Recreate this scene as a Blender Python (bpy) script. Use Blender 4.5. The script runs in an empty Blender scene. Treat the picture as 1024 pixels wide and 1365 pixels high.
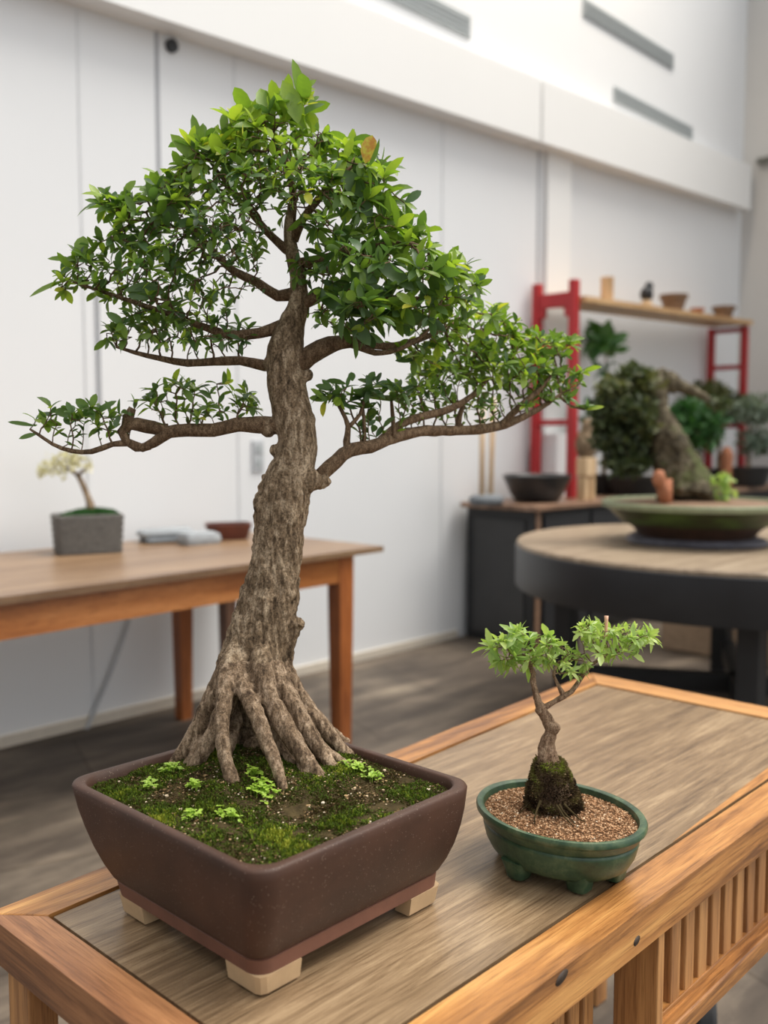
import bpy, math, random
import numpy as np
from mathutils import Vector, noise as mn

random.seed(7); rng = np.random.default_rng(7)
scn = bpy.context.scene
COL = scn.collection
PI = math.pi

# ---------------------------------------------------------------- camera numbers (measured from the photograph)
F, CX, CY = 1264.0, 512.0, 682.5
YAW = math.radians(43.3); PIT = math.atan((682.5 - 583) / F); CH = 1.2
FW = np.array([math.cos(YAW) * math.cos(PIT), math.sin(YAW) * math.cos(PIT), -math.sin(PIT)])
RT = np.array([math.sin(YAW), -math.cos(YAW), 0.0]); UP = np.cross(RT, FW)
O = np.array([0, 0, CH])

def ray(x, y): return FW + RT * (x - CX) / F - UP * (y - CY) / F
def oz(x, y, z): r = ray(x, y); return O + r * (z - CH) / r[2]
def oy(x, y, Y): r = ray(x, y); return O + r * Y / r[1]
def ox(x, y, X): r = ray(x, y); return O + r * X / r[0]
def od(x, y, d): return O + ray(x, y) * d

# ---------------------------------------------------------------- materials
def new_mat(name):
    m = bpy.data.materials.new(name); m.use_nodes = True
    nt = m.node_tree; b = nt.nodes['Principled BSDF']
    return m, nt, b

def nd(nt, t, **kw):
    n = nt.nodes.new(t)
    for k, v in kw.items():
        if k.startswith('i_'):
            n.inputs[k[2:].replace('_', ' ')].default_value = v
        else: setattr(n, k, v)
    return n

def ramp(nt, fac, stops):
    r = nt.nodes.new('ShaderNodeValToRGB'); e = r.color_ramp.elements
    while len(e) < len(stops): e.new(0.5)
    for k, (p, c) in enumerate(stops):
        e[k].position = p; e[k].color = (*c, 1)
    nt.links.new(fac, r.inputs['Fac']); return r.outputs['Color']

def coords(nt, scale=(1, 1, 1), rot=(0, 0, 0), loc=(0, 0, 0)):
    g = nt.nodes.new('ShaderNodeTexCoord'); mp = nt.nodes.new('ShaderNodeMapping')
    mp.inputs['Scale'].default_value = scale; mp.inputs['Rotation'].default_value = rot
    mp.inputs['Location'].default_value = loc
    nt.links.new(g.outputs['Object'], mp.inputs['Vector']); return mp.outputs['Vector']

def noise(nt, vec, scale, detail=6, rough=.6, dist=0):
    n = nd(nt, 'ShaderNodeTexNoise', i_Scale=scale, i_Detail=detail, i_Roughness=rough, i_Distortion=dist)
    nt.links.new(vec, n.inputs['Vector']); return n.outputs['Fac']

def bump(nt, b, h, strength, dist=.002):
    n = nd(nt, 'ShaderNodeBump', i_Strength=strength, i_Distance=dist)
    nt.links.new(h, n.inputs['Height']); nt.links.new(n.outputs['Normal'], b.inputs['Normal'])

def plain(name, col, rough=.5, metal=0, var=.12, scale=30, bmp=.15, dist=.001, spec=.5):
    m, nt, b = new_mat(name)
    f = noise(nt, coords(nt), scale, 5)
    lo = tuple(c * (1 - var) for c in col); hi = tuple(min(1, c * (1 + var)) for c in col)
    nt.links.new(ramp(nt, f, [(.3, lo), (.7, hi)]), b.inputs['Base Color'])
    b.inputs['Roughness'].default_value = rough; b.inputs['Metallic'].default_value = metal
    b.inputs['Specular IOR Level'].default_value = spec
    if bmp: bump(nt, b, f, bmp, dist)
    return m

def wood(name, dark, mid, light, axis='x', scale=1.0, rough=.42, stretch=14, broad=None, contrast=1.0, planks=None, bmp=.25, spec=.5, seed=0.0, fine=0):
    """grain runs along `axis` of the object"""
    m, nt, b = new_mat(name)
    s = [stretch * scale] * 3; s['xyz'.index(axis)] = 1.0 * scale
    v = coords(nt, tuple(s), loc=(seed, seed * 1.7, seed * .6))
    f1 = noise(nt, v, 6, 9, .78 if fine else .68, .6)
    s2 = [6 * scale] * 3; s2['xyz'.index(axis)] = .5 * scale
    v2 = coords(nt, tuple(s2), loc=(seed * 2.1, 1.3, .4))
    f2 = noise(nt, v2, 2.2, 3, .5, 1.2)
    mx = nd(nt, 'ShaderNodeMath', operation='MULTIPLY_ADD')
    nt.links.new(f2, mx.inputs[0]); mx.inputs[1].default_value = .45 if fine else .9
    sc = nd(nt, 'ShaderNodeMath', operation='MULTIPLY'); nt.links.new(f1, sc.inputs[0]); sc.inputs[1].default_value = 1.05 if fine else .65
    nt.links.new(sc.outputs[0], mx.inputs[2])
    sub = nd(nt, 'ShaderNodeMath', operation='SUBTRACT'); nt.links.new(mx.outputs[0], sub.inputs[0]); sub.inputs[1].default_value = .25 if fine else .275
    fac = sub.outputs[0]
    w = .22 * contrast
    c = ramp(nt, fac, [(.5 - w, dark), (.5, mid), (.5 + w, light)])
    # fine dark pores
    sp = [90 * scale] * 3; sp['xyz'.index(axis)] = 2.5 * scale
    fp = noise(nt, coords(nt, tuple(sp)), 6, 3, .6)
    pr = ramp(nt, fp, [(.34, (.55, .5, .45)), (.5, (1, 1, 1))])
    mul = nd(nt, 'ShaderNodeMix', data_type='RGBA', blend_type='MULTIPLY'); mul.inputs['Factor'].default_value = .8
    nt.links.new(c, mul.inputs['A']); nt.links.new(pr, mul.inputs['B'])
    out = mul.outputs['Result']
    if planks:
        g = nt.nodes.new('ShaderNodeTexCoord'); sep = nt.nodes.new('ShaderNodeSeparateXYZ')
        nt.links.new(g.outputs['Object'], sep.inputs[0])
        k = nd(nt, 'ShaderNodeMath', operation='MULTIPLY'); nt.links.new(sep.outputs[planks[0]], k.inputs[0]); k.inputs[1].default_value = planks[1]
        fl = nd(nt, 'ShaderNodeMath', operation='FLOOR'); nt.links.new(k.outputs[0], fl.inputs[0])
        wn = nt.nodes.new('ShaderNodeTexWhiteNoise'); wn.noise_dimensions = '1D'; nt.links.new(fl.outputs[0], wn.inputs['W'])
        pc = ramp(nt, wn.outputs['Value'], [(0, planks[2]), (1, planks[3])])
        m2 = nd(nt, 'ShaderNodeMix', data_type='RGBA', blend_type='MULTIPLY'); m2.inputs['Factor'].default_value = 1
        nt.links.new(out, m2.inputs['A']); nt.links.new(pc, m2.inputs['B']); out = m2.outputs['Result']
    nt.links.new(out, b.inputs['Base Color'])
    b.inputs['Roughness'].default_value = rough; b.inputs['Specular IOR Level'].default_value = spec
    bump(nt, b, fp, bmp, .0006)
    return m

def bark(name, dark, mid, light, scale=1.0, moss=None, rough=.85):
    m, nt, b = new_mat(name)
    v = coords(nt, (1, 1, .35))
    f1 = noise(nt, v, 140 * scale, 8, .7, .4)
    f2 = noise(nt, coords(nt), 22 * scale, 4, .6)
    f3 = noise(nt, coords(nt), 420 * scale, 4, .7)
    w2 = nd(nt, 'ShaderNodeMath', operation='MULTIPLY'); nt.links.new(f2, w2.inputs[0]); w2.inputs[1].default_value = .25
    hf = nd(nt, 'ShaderNodeMath', operation='MULTIPLY_ADD'); nt.links.new(f1, hf.inputs[0]); hf.inputs[1].default_value = .75; nt.links.new(w2.outputs[0], hf.inputs[2])
    c = ramp(nt, hf.outputs[0], [(.37, dark), (.49, mid), (.62, light)])
    s = ramp(nt, f3, [(.36, (.32, .28, .24)), (.5, (1, 1, 1)), (.66, (1.35, 1.3, 1.22))])
    mul = nd(nt, 'ShaderNodeMix', data_type='RGBA', blend_type='MULTIPLY'); mul.inputs['Factor'].default_value = .85
    nt.links.new(c, mul.inputs['A']); nt.links.new(s, mul.inputs['B'])
    out = mul.outputs['Result']
    if moss:
        f4 = noise(nt, coords(nt, loc=(3, 1, 2)), 12 * scale, 5, .7)
        mr = ramp(nt, f4, [(moss[1], (0, 0, 0)), (moss[1] + .08, (1, 1, 1))])
        m2 = nd(nt, 'ShaderNodeMix', data_type='RGBA'); nt.links.new(mr, m2.inputs['Factor'])
        nt.links.new(out, m2.inputs['A']); m2.inputs['B'].default_value = (*moss[0], 1); out = m2.outputs['Result']
    nt.links.new(out, b.inputs['Base Color'])
    b.inputs['Roughness'].default_value = rough; b.inputs['Specular IOR Level'].default_value = .25
    bump(nt, b, f1, .9, .0022)
    return m

def leafmat(name, stops, trans=.40, rough=.38, spec=.5):
    """colour runs along the ramp by the per-leaf age value in the mesh"""
    m, nt, b = new_mat(name)
    a = nd(nt, 'ShaderNodeAttribute', attribute_name='age')
    f = noise(nt, coords(nt), 160, 3)
    ad = nd(nt, 'ShaderNodeMath', operation='MULTIPLY_ADD'); nt.links.new(f, ad.inputs[0]); ad.inputs[1].default_value = .16
    nt.links.new(a.outputs['Fac'], ad.inputs[2])
    sb = nd(nt, 'ShaderNodeMath', operation='SUBTRACT'); nt.links.new(ad.outputs[0], sb.inputs[0]); sb.inputs[1].default_value = .08
    c = ramp(nt, sb.outputs[0], stops)
    nt.links.new(c, b.inputs['Base Color'])
    b.inputs['Roughness'].default_value = rough; b.inputs['Specular IOR Level'].default_value = spec
    t = nt.nodes.new('ShaderNodeBsdfTranslucent')
    br = nd(nt, 'ShaderNodeMix', data_type='RGBA', blend_type='MULTIPLY'); br.inputs['Factor'].default_value = 1
    nt.links.new(c, br.inputs['A']); br.inputs['B'].default_value = (1.5, 1.6, .8, 1)
    nt.links.new(br.outputs['Result'], t.inputs['Color'])
    mx = nt.nodes.new('ShaderNodeMixShader'); mx.inputs[0].default_value = trans
    out = nt.nodes['Material Output']
    nt.links.new(b.outputs[0], mx.inputs[1]); nt.links.new(t.outputs[0], mx.inputs[2]); nt.links.new(mx.outputs[0], out.inputs['Surface'])
    return m

def agemat(name, stops, rough=.9):
    m, nt, b = new_mat(name)
    a = nd(nt, 'ShaderNodeAttribute', attribute_name='age')
    nt.links.new(ramp(nt, a.outputs['Fac'], stops), b.inputs['Base Color'])
    b.inputs['Roughness'].default_value = rough; b.inputs['Specular IOR Level'].default_value = .2
    return m

M = {}
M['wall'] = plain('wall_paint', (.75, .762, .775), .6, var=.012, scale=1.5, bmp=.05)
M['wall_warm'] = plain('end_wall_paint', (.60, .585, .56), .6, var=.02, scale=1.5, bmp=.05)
M['trimw'] = plain('white_trim', (.81, .81, .80), .5, var=.01, scale=2, bmp=0)
M['joint'] = plain('joint_grey', (.36, .37, .39), .6, var=.03, bmp=0)
M['jointlt'] = plain('joint_pale', (.69, .702, .715), .6, var=.02, bmp=0)
M['vent'] = plain('vent_grey', (.36, .39, .40), .5, var=.05, bmp=0)
M['skirt'] = plain('skirt_beige', (.62, .56, .47), .6, var=.05, bmp=0)  # even beige of the baseboard

def floor_mat():
    m, nt, b = new_mat('worn_floor')
    f1 = noise(nt, coords(nt, (1, 1, 1)), 1.1, 8, .66, .5)
    f2 = noise(nt, coords(nt, (.7, 3.2, 1), loc=(4, 2, 0)), 2.2, 6, .6, .3)
    ad = nd(nt, 'ShaderNodeMath', operation='ADD'); nt.links.new(f1, ad.inputs[0]); nt.links.new(f2, ad.inputs[1])
    hf = nd(nt, 'ShaderNodeMath', operation='MULTIPLY'); nt.links.new(ad.outputs[0], hf.inputs[0]); hf.inputs[1].default_value = .5
    c = ramp(nt, hf.outputs[0], [(.36, (.048, .037, .029)), (.48, (.100, .078, .060)), (.58, (.20, .158, .118)), (.68, (.38, .31, .22))])
    br = nd(nt, 'ShaderNodeTexBrick', i_Scale=1.0); br.inputs['Color1'].default_value = (1, 1, 1, 1); br.inputs['Color2'].default_value = (.72, .74, .76, 1)
    br.inputs['Mortar'].default_value = (.5, .48, .45, 1); br.inputs['Mortar Size'].default_value = .006
    br.inputs['Brick Width'].default_value = 1.1; br.inputs['Row Height'].default_value = .55
    nt.links.new(coords(nt, rot=(0, 0, .35)), br.inputs['Vector'])
    mul = nd(nt, 'ShaderNodeMix', data_type='RGBA', blend_type='MULTIPLY'); mul.inputs['Factor'].default_value = .75
    nt.links.new(c, mul.inputs['A']); nt.links.new(br.outputs['Color'], mul.inputs['B'])
    nt.links.new(mul.outputs['Result'], b.inputs['Base Color']); b.inputs['Roughness'].default_value = .6; b.inputs['Specular IOR Level'].default_value = .3
    bump(nt, b, f1, .3, .004)
    return m
M['floor'] = floor_mat()

M['teak_x'] = wood('teak_rail', (.17, .068, .022), (.46, .205, .060), (.70, .37, .12), 'x', contrast=.8, rough=.34)
M['teak_y'] = wood('teak_cross_rail', (.13, .052, .024), (.31, .135, .056), (.48, .225, .095), 'y', contrast=.85, rough=.38)
M['teak_z'] = wood('teak_upright', (.22, .095, .035), (.42, .20, .072), (.58, .30, .11), 'z', contrast=1.1, rough=.42)
M['board'] = wood('weathered_board', (.115, .070, .038), (.27, .180, .100), (.48, .345, .205), 'x', scale=.9, contrast=.95, rough=.33, spec=.6, fine=1, stretch=16, planks=(1, 11.0, (.86, .84, .82), (1, 1, 1)), bmp=.4)
M['oak_top'] = wood('worn_oak_top', (.16, .088, .044), (.255, .155, .085), (.345, .225, .13), 'x', scale=.7, rough=.35, planks=(1, 5, (.82, .8, .78), (1, 1, 1)))
M['teak_end'] = wood('teak_far_rail', (.22, .095, .035), (.52, .25, .085), (.70, .38, .14), 'y', contrast=1.1, rough=.38)
M['orange_wood'] = wood('orange_stained_wood', (.24, .075, .018), (.40, .14, .035), (.50, .20, .06), 'x', rough=.4)
M['orange_leg'] = wood('orange_stained_leg', (.22, .065, .018), (.37, .115, .03), (.46, .16, .045), 'z', rough=.38)
M['shaded_leg'] = wood('shade_toned_leg', (.10, .05, .03), (.18, .095, .06), (.24, .13, .08), 'z', rough=.5)  # rear right leg: shade put into the wood colour, not a different stain
M['knot'] = plain('wood_knot', (.045, .028, .018), .6)
M['groove'] = plain('dark_groove', (.035, .022, .015), .7)

def pot_mat():
    m, nt, b = new_mat('brown_stoneware')
    f = noise(nt, coords(nt), 9, 4)
    fine = noise(nt, coords(nt), 900, 2, .8)
    c = ramp(nt, f, [(.35, (.050, .026, .018)), (.65, (.082, .040, .026))])
    vor = nd(nt, 'ShaderNodeTexVoronoi', i_Scale=380.0, i_Randomness=1.0); nt.links.new(coords(nt), vor.inputs['Vector'])
    sp = ramp(nt, vor.outputs['Distance'], [(.12, (1, 1, 1)), (.20, (0, 0, 0))])
    sel = ramp(nt, noise(nt, coords(nt, loc=(7, 2, 5)), 120, 2), [(.50, (0, 0, 0)), (.56, (1, 1, 1))])
    mm = nd(nt, 'ShaderNodeMath', operation='MULTIPLY'); nt.links.new(sp, mm.inputs[0]); nt.links.new(sel, mm.inputs[1])
    mx = nd(nt, 'ShaderNodeMix', data_type='RGBA'); nt.links.new(mm.outputs[0], mx.inputs['Factor'])
    nt.links.new(c, mx.inputs['A']); mx.inputs['B'].default_value = (.26, .19, .145, 1)
    nt.links.new(mx.outputs['Result'], b.inputs['Base Color'])
    b.inputs['Roughness'].default_value = .48; b.inputs['Specular IOR Level'].default_value = .28
    bump(nt, b, fine, .25, .0006)
    return m
M['pot'] = pot_mat()
M['pot_band'] = plain('unglazed_red_clay', (.15, .062, .038), .6, var=.2, scale=20, bmp=.2)
M['foot_clay'] = plain('pale_clay', (.50, .345, .195), .6, var=.12, scale=25, bmp=.2)

def green_pot_mat():
    m, nt, b = new_mat('green_glaze')
    f = noise(nt, coords(nt), 30, 6, .7)
    c = ramp(nt, f, [(.35, (.022, .050, .028)), (.50, (.040, .085, .043)), (.60, (.080, .125, .062)), (.72, (.17, .19, .11))])
    nt.links.new(c, b.inputs['Base Color']); b.inputs['Roughness'].default_value = .38
    bump(nt, b, f, .4, .0015)
    return m
M['greenpot'] = green_pot_mat()
M['soil'] = plain('dark_potting_soil', (.055, .040, .018), .95, var=.5, scale=90, bmp=.8, dist=.003, spec=.1)
M['soil2'] = plain('brown_grit_bed', (.14, .075, .038), .95, var=.4, scale=200, bmp=.6, dist=.002, spec=.1)
M['grit'] = agemat('soil_grit', [(0, (.07, .032, .015)), (.3, (.22, .11, .05)), (.6, (.42, .225, .115)), (.85, (.60, .39, .23)), (1, (.78, .66, .5))])
M['mossgrit'] = agemat('mixed_pebbles', [(0, (.05, .032, .016)), (.5, (.16, .10, .045)), (.8, (.45, .30, .15)), (1, (.8, .68, .52))])
M['moss'] = leafmat('moss_blades', [(0, (.060, .038, .014)), (.25, (.050, .052, .010)), (.5, (.060, .105, .012)), (.75, (.14, .19, .016)), (1, (.32, .33, .04))], trans=.15, rough=.8, spec=.15)
M['bark'] = bark('grey_brown_bark', (.050, .033, .019), (.205, .142, .086), (.48, .375, .26))
M['bark_twig'] = bark('twig_bark', (.07, .042, .022), (.15, .095, .055), (.26, .18, .11), 1.6)
M['rootbark'] = bark('root_bark', (.055, .034, .020), (.20, .135, .083), (.46, .345, .24), 1.15)
M['smallbark'] = bark('young_bark', (.10, .055, .03), (.25, .16, .10), (.42, .30, .20), 1.6)
M['rootmoss'] = leafmat('root_moss', [(0, (.030, .018, .010)), (.3, (.12, .082, .042)), (.55, (.17, .145, .05)), (.8, (.16, .19, .03)), (1, (.30, .34, .06))], trans=.1, rough=.85, spec=.12)
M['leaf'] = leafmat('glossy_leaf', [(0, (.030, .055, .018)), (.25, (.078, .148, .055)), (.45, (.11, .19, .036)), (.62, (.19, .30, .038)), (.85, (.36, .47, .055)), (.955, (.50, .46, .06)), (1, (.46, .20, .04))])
M['leaf_small'] = leafmat('pale_young_leaf', [(0, (.13, .22, .055)), (.5, (.28, .41, .11)), (1, (.50, .60, .22))], trans=.4)
M['seedl'] = leafmat('seedling_leaf', [(0, (.12, .25, .03)), (1, (.42, .58, .08))], trans=.3)
M['leaf_far'] = leafmat('dull_dark_leaf', [(0, (.022, .032, .012)), (.5, (.060, .085, .028)), (1, (.16, .16, .06))], trans=.2, rough=.6)
M['leaf_mid'] = leafmat('mid_green_leaf', [(0, (.020, .07, .02)), (.5, (.04, .13, .035)), (1, (.10, .22, .06))], trans=.3, rough=.5)
M['leaf_silver'] = leafmat('silvery_leaf', [(0, (.12, .17, .13)), (1, (.32, .38, .30))], trans=.2, rough=.6)
M['leaf_dry'] = leafmat('pale_dry_leaf', [(0, (.40, .36, .22)), (1, (.70, .66, .48))], trans=.3, rough=.6)
M['black'] = plain('matt_black_paint', (.018, .019, .021), .5, var=.2, scale=6, bmp=.1)
M['black_apron'] = plain('black_satin_apron', (.022, .024, .028), .42, var=.15, scale=6, bmp=.05)
M['char'] = plain('charcoal_panel', (.042, .042, .043), .5, var=.1, scale=6, bmp=.05)
M['cab_top'] = wood('cabinet_wood_top', (.14, .075, .045), (.30, .18, .115), (.44, .29, .20), 'x', rough=.4)
M['round_top'] = wood('pale_round_wood', (.20, .145, .095), (.31, .235, .160), (.40, .315, .225), 'x', scale=.8, rough=.5)
M['red'] = plain('red_paint', (.42, .018, .022), .42, var=.12, scale=12, bmp=.05)
M['shelfwood'] = wood('shelf_board', (.40, .22, .09), (.58, .36, .17), (.70, .46, .24), 'x', rough=.5)
M['palewood'] = wood('pale_wood', (.55, .36, .19), (.70, .49, .28), (.80, .60, .38), 'z', rough=.5)
M['bowl'] = plain('black_bowl_glaze', (.020, .022, .024), .35, var=.2)
M['ash'] = plain('grey_ash', (.20, .18, .17), .9, var=.2, scale=60)
M['slate'] = plain('slate_slab', (.10, .10, .12), .5, var=.3, scale=20, bmp=.3, dist=.004)
M['greypot'] = plain('grey_clay', (.115, .108, .098), .8, var=.25, scale=70, bmp=.5, dist=.003)
M['cloth'] = plain('blue_grey_cloth', (.33, .355, .375), .8, var=.15, scale=40, bmp=.3)
M['clothdk'] = plain('slate_cloth', (.15, .165, .18), .8, var=.15, scale=40, bmp=.3)
M['redbrown'] = plain('red_brown_glaze', (.12, .035, .022), .35, var=.3, scale=14)
M['terracotta'] = plain('terracotta', (.40, .15, .07), .7, var=.15)
M['potbrown'] = plain('brown_clay', (.20, .12, .07), .7, var=.2)
M['white'] = plain('white_plastic', (.78, .79, .80), .4, var=.02, bmp=0)
M['greyplastic'] = plain('grey_plastic', (.48, .50, .52), .5, var=.05, bmp=0)
M['pink'] = plain('pink_petal', (.75, .08, .16), .6)
M['rubber'] = plain('black_rubber', (.012, .013, .015), .5)
M['tan'] = plain('tan_cardboard', (.42, .30, .20), .8)
M['conduit'] = plain('dull_conduit', (.17, .165, .14), .5)
M['greenpotfar'] = None
def far_pot_mat():
    m, nt, b = new_mat('moss_green_glaze')
    f = noise(nt, coords(nt, (1, 1, 3)), 6, 4)
    c = ramp(nt, f, [(.35, (.03, .022, .010)), (.5, (.035, .050, .012)), (.65, (.06, .10, .02))])
    nt.links.new(c, b.inputs['Base Color']); b.inputs['Roughness'].default_value = .35
    return m
M['greenpotfar'] = far_pot_mat()
M['potlip'] = plain('worn_green_lip', (.24, .27, .16), .5, var=.15)
M['darkrust'] = plain('rust_brown_glaze', (.045, .022, .012), .5, var=.3)

# ---------------------------------------------------------------- mesh helpers
class MB:
    def __init__(s): s.v = []; s.f = []; s.a = []; s.ag = 0.5
    def add(s, vs, fs, age=None):
        n = len(s.v); s.v.extend([tuple(map(float, p)) for p in vs]); s.f.extend([tuple(n + i for i in f) for f in fs])
        s.a.extend([s.ag if age is None else age] * len(vs))
    def box(s, x0, x1, y0, y1, z0, z1, b=0.0):
        if b <= 0:
            s.add([(x0, y0, z0), (x1, y0, z0), (x1, y1, z0), (x0, y1, z0), (x0, y0, z1), (x1, y0, z1), (x1, y1, z1), (x0, y1, z1)],
                  [(0, 3, 2, 1), (4, 5, 6, 7), (0, 1, 5, 4), (1, 2, 6, 5), (2, 3, 7, 6), (3, 0, 4, 7)])
            return
        rings = []
        for z, i in ((z0, b), (z0 + b, 0), (z1 - b, 0), (z1 - b * .3, b * .3), (z1, b)):
            rings.append([(px, py, z) for px, py in rrect((x0 + x1) / 2, (y0 + y1) / 2, (x1 - x0) / 2 - i, (y1 - y0) / 2 - i, b, 2)])
        s.loft(rings)
    def quadprism(s, P, z0, z1):
        """prism over a quad footprint P (4 xy points, counter-clockwise)"""
        v = [(p[0], p[1], z0) for p in P] + [(p[0], p[1], z1) for p in P]; n = len(P)
        s.add(v, [tuple(range(n))[::-1], tuple(range(n, 2 * n))] + [(i, (i + 1) % n, n + (i + 1) % n, n + i) for i in range(n)])
    def loft(s, rings, cap0=True, cap1=True, age=None):
        n = len(rings[0]); vs = [p for r in rings for p in r]; fs = []
        for k in range(len(rings) - 1):
            for i in range(n):
                j = (i + 1) % n
                fs.append((k * n + i, k * n + j, (k + 1) * n + j, (k + 1) * n + i))
        if cap0: fs.append(tuple(range(n))[::-1])
        if cap1: fs.append(tuple((len(rings) - 1) * n + i for i in range(n)))
        s.add(vs, fs, age)
    def tube(s, pts, rad, n=8, wob=0.0, cap=True, age=None, flat=None):
        pts = [np.array(p, float) for p in pts]
        if len(pts) < 2: return
        rings = []; prev = None
        for i, p in enumerate(pts):
            t = pts[min(i + 1, len(pts) - 1)] - pts[max(i - 1, 0)]; t /= (np.linalg.norm(t) + 1e-9)
            if prev is None:
                a = np.array([0, 0, 1.0]) if abs(t[2]) < .8 else np.array([1.0, 0, 0])
                u = np.cross(t, a)
            else: u = prev - t * (prev @ t)
            u /= (np.linalg.norm(u) + 1e-9); prev = u; w = np.cross(t, u); r = rad[i] if hasattr(rad, '__len__') else rad
            ring = []
            for k in range(n):
                an = 2 * PI * k / n; rr = r * (1 + (wob * (random.random() - .5) if wob else 0))
                ring.append(p + (u * math.cos(an) + w * math.sin(an)) * rr)
            rings.append(ring)
        s.loft(rings, cap, cap, age)
    def lathe(s, prof, c, n=32, sx=1, sy=1, rot=0, cap0=True, cap1=True):
        rings = []
        for r, z in prof:
            ring = []
            for k in range(n):
                a = 2 * PI * k / n; x = r * sx * math.cos(a); y = r * sy * math.sin(a)
                ring.append((c[0] + x * math.cos(rot) - y * math.sin(rot), c[1] + x * math.sin(rot) + y * math.cos(rot), c[2] + z))
            rings.append(ring)
        s.loft(rings, cap0, cap1)
    def blob(s, c, r, age=None, seg=6, rr=4, jit=.15):
        rings = []
        rx, ry, rz = (r, r, r) if not hasattr(r, '__len__') else r
        for i in range(1, rr):
            th = PI * i / rr; rings.append([(c[0] + rx * math.sin(th) * math.cos(2 * PI * k / seg) * (1 + jit * (random.random() - .5)),
                c[1] + ry * math.sin(th) * math.sin(2 * PI * k / seg) * (1 + jit * (random.random() - .5)), c[2] - rz * math.cos(th)) for k in range(seg)])
        s.loft(rings, True, True, age)
    def leaf(s, base, d, up, L, W, curl=.25, age=.5, seg=4):
        d = d / (np.linalg.norm(d) + 1e-9); side = np.cross(d, up); side /= (np.linalg.norm(side) + 1e-9); nrm = np.cross(side, d)
        if seg >= 4: T = [0, .12, .36, .62, .84, 1]; Wd = [.06, .45, .95, 1.0, .70, .03]
        else: T = [0, .3, .65, 1]; Wd = [.15, .80, .98, .22]
        vs = []; fs = []
        for t, w in zip(T, Wd):
            c = base + d * L * t - nrm * curl * L * t * t
            f = .28 * W * w * .5
            vs += [c - side * W * .5 * w + nrm * f, c, c + side * W * .5 * w + nrm * f]
        for k in range(len(T) - 1):
            a = 3 * k; fs += [(a, a + 1, a + 4, a + 3), (a + 1, a + 2, a + 5, a + 4)]
        s.add(vs, fs, age)
    def build(s, name, mat, parent=None, smooth=False, sharp=None, origin=None):
        me = bpy.data.meshes.new(name); me.from_pydata(s.v, [], s.f)
        if smooth: me.polygons.foreach_set('use_smooth', [True] * len(me.polygons))
        at = me.attributes.new('age', 'FLOAT', 'POINT'); at.data.foreach_set('value', s.a)
        me.update(); me.validate()
        if isinstance(mat, (list, tuple)):
            for q in mat: me.materials.append(q)
        else: me.materials.append(mat)
        o = bpy.data.objects.new(name, me); COL.objects.link(o)
        if smooth and sharp:
            me.set_sharp_from_angle(angle=math.radians(sharp))
        if parent is not None: adopt(o, parent)
        return o

def adopt(o, parent):
    """parent while keeping the mesh where it was modelled (world coordinates)"""
    o.parent = parent
    wp = world_loc(parent)
    o.matrix_parent_inverse.identity()
    if o.type == 'MESH' and wp.length > 0 and not o.get('_loc'):
        o.location = -wp
    return o

def world_loc(o):
    p = Vector((0, 0, 0))
    while o is not None: p += o.location; o = o.parent
    return p

def thing(name, label, cat, loc, group=None):
    o = bpy.data.objects.new(name, None); COL.objects.link(o); o.location = loc; o.empty_display_size = .05
    o['label'] = label; o['category'] = cat
    if group: o['group'] = group
    return o

def tag(o, label, cat, group=None):
    o['label'] = label; o['category'] = cat
    if group: o['group'] = group
    return o

def struct(o): o['kind'] = 'structure'; return o

def rrect(cx, cy, hx, hy, r, n=6):
    pts = []
    r = min(r, hx, hy)
    for qx, qy, a0 in ((1, 1, 0), (-1, 1, PI / 2), (-1, -1, PI), (1, -1, 1.5 * PI)):
        for k in range(n + 1):
            a = a0 + (PI / 2) * k / n
            pts.append((cx + qx * (hx - r) + r * math.cos(a), cy + qy * (hy - r) + r * math.sin(a)))
    return pts

def resample(pts, rad, step):
    """Catmull-Rom through the points, roughly `step` apart"""
    P = [np.array(p, float) for p in pts]; out = []; ro = []
    for i in range(len(P) - 1):
        p0 = P[max(i - 1, 0)]; p1 = P[i]; p2 = P[i + 1]; p3 = P[min(i + 2, len(P) - 1)]
        n = max(1, int(np.linalg.norm(p2 - p1) / step))
        for k in range(n):
            t = k / n
            out.append(.5 * ((2 * p1) + (-p0 + p2) * t + (2 * p0 - 5 * p1 + 4 * p2 - p3) * t * t + (-p0 + 3 * p1 - 3 * p2 + p3) * t ** 3))
            ro.append(rad[i] * (1 - t) + rad[i + 1] * t)
    out.append(P[-1]); ro.append(rad[-1]); return out, ro

def fill(lf, blobs, D, mat_age=.4, n=1.0):
    for (cx, cy, rx, ry, dd, rd, k, L, ag) in blobs:
        for _ in range(int(k * n)):
            q = rng.normal(size=3); q = q / np.linalg.norm(q) * random.random() ** .45
            lf.leaf(od(cx + q[0] * rx, cy + q[1] * ry, D + dd + q[2] * rd), rng.normal(size=3) + np.array([0, 0, .5]), rng.normal(size=3), L * random.uniform(.7, 1.3), L * .55, .2, max(0, min(1, ag + random.uniform(-.3, .3))), 3)

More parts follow.
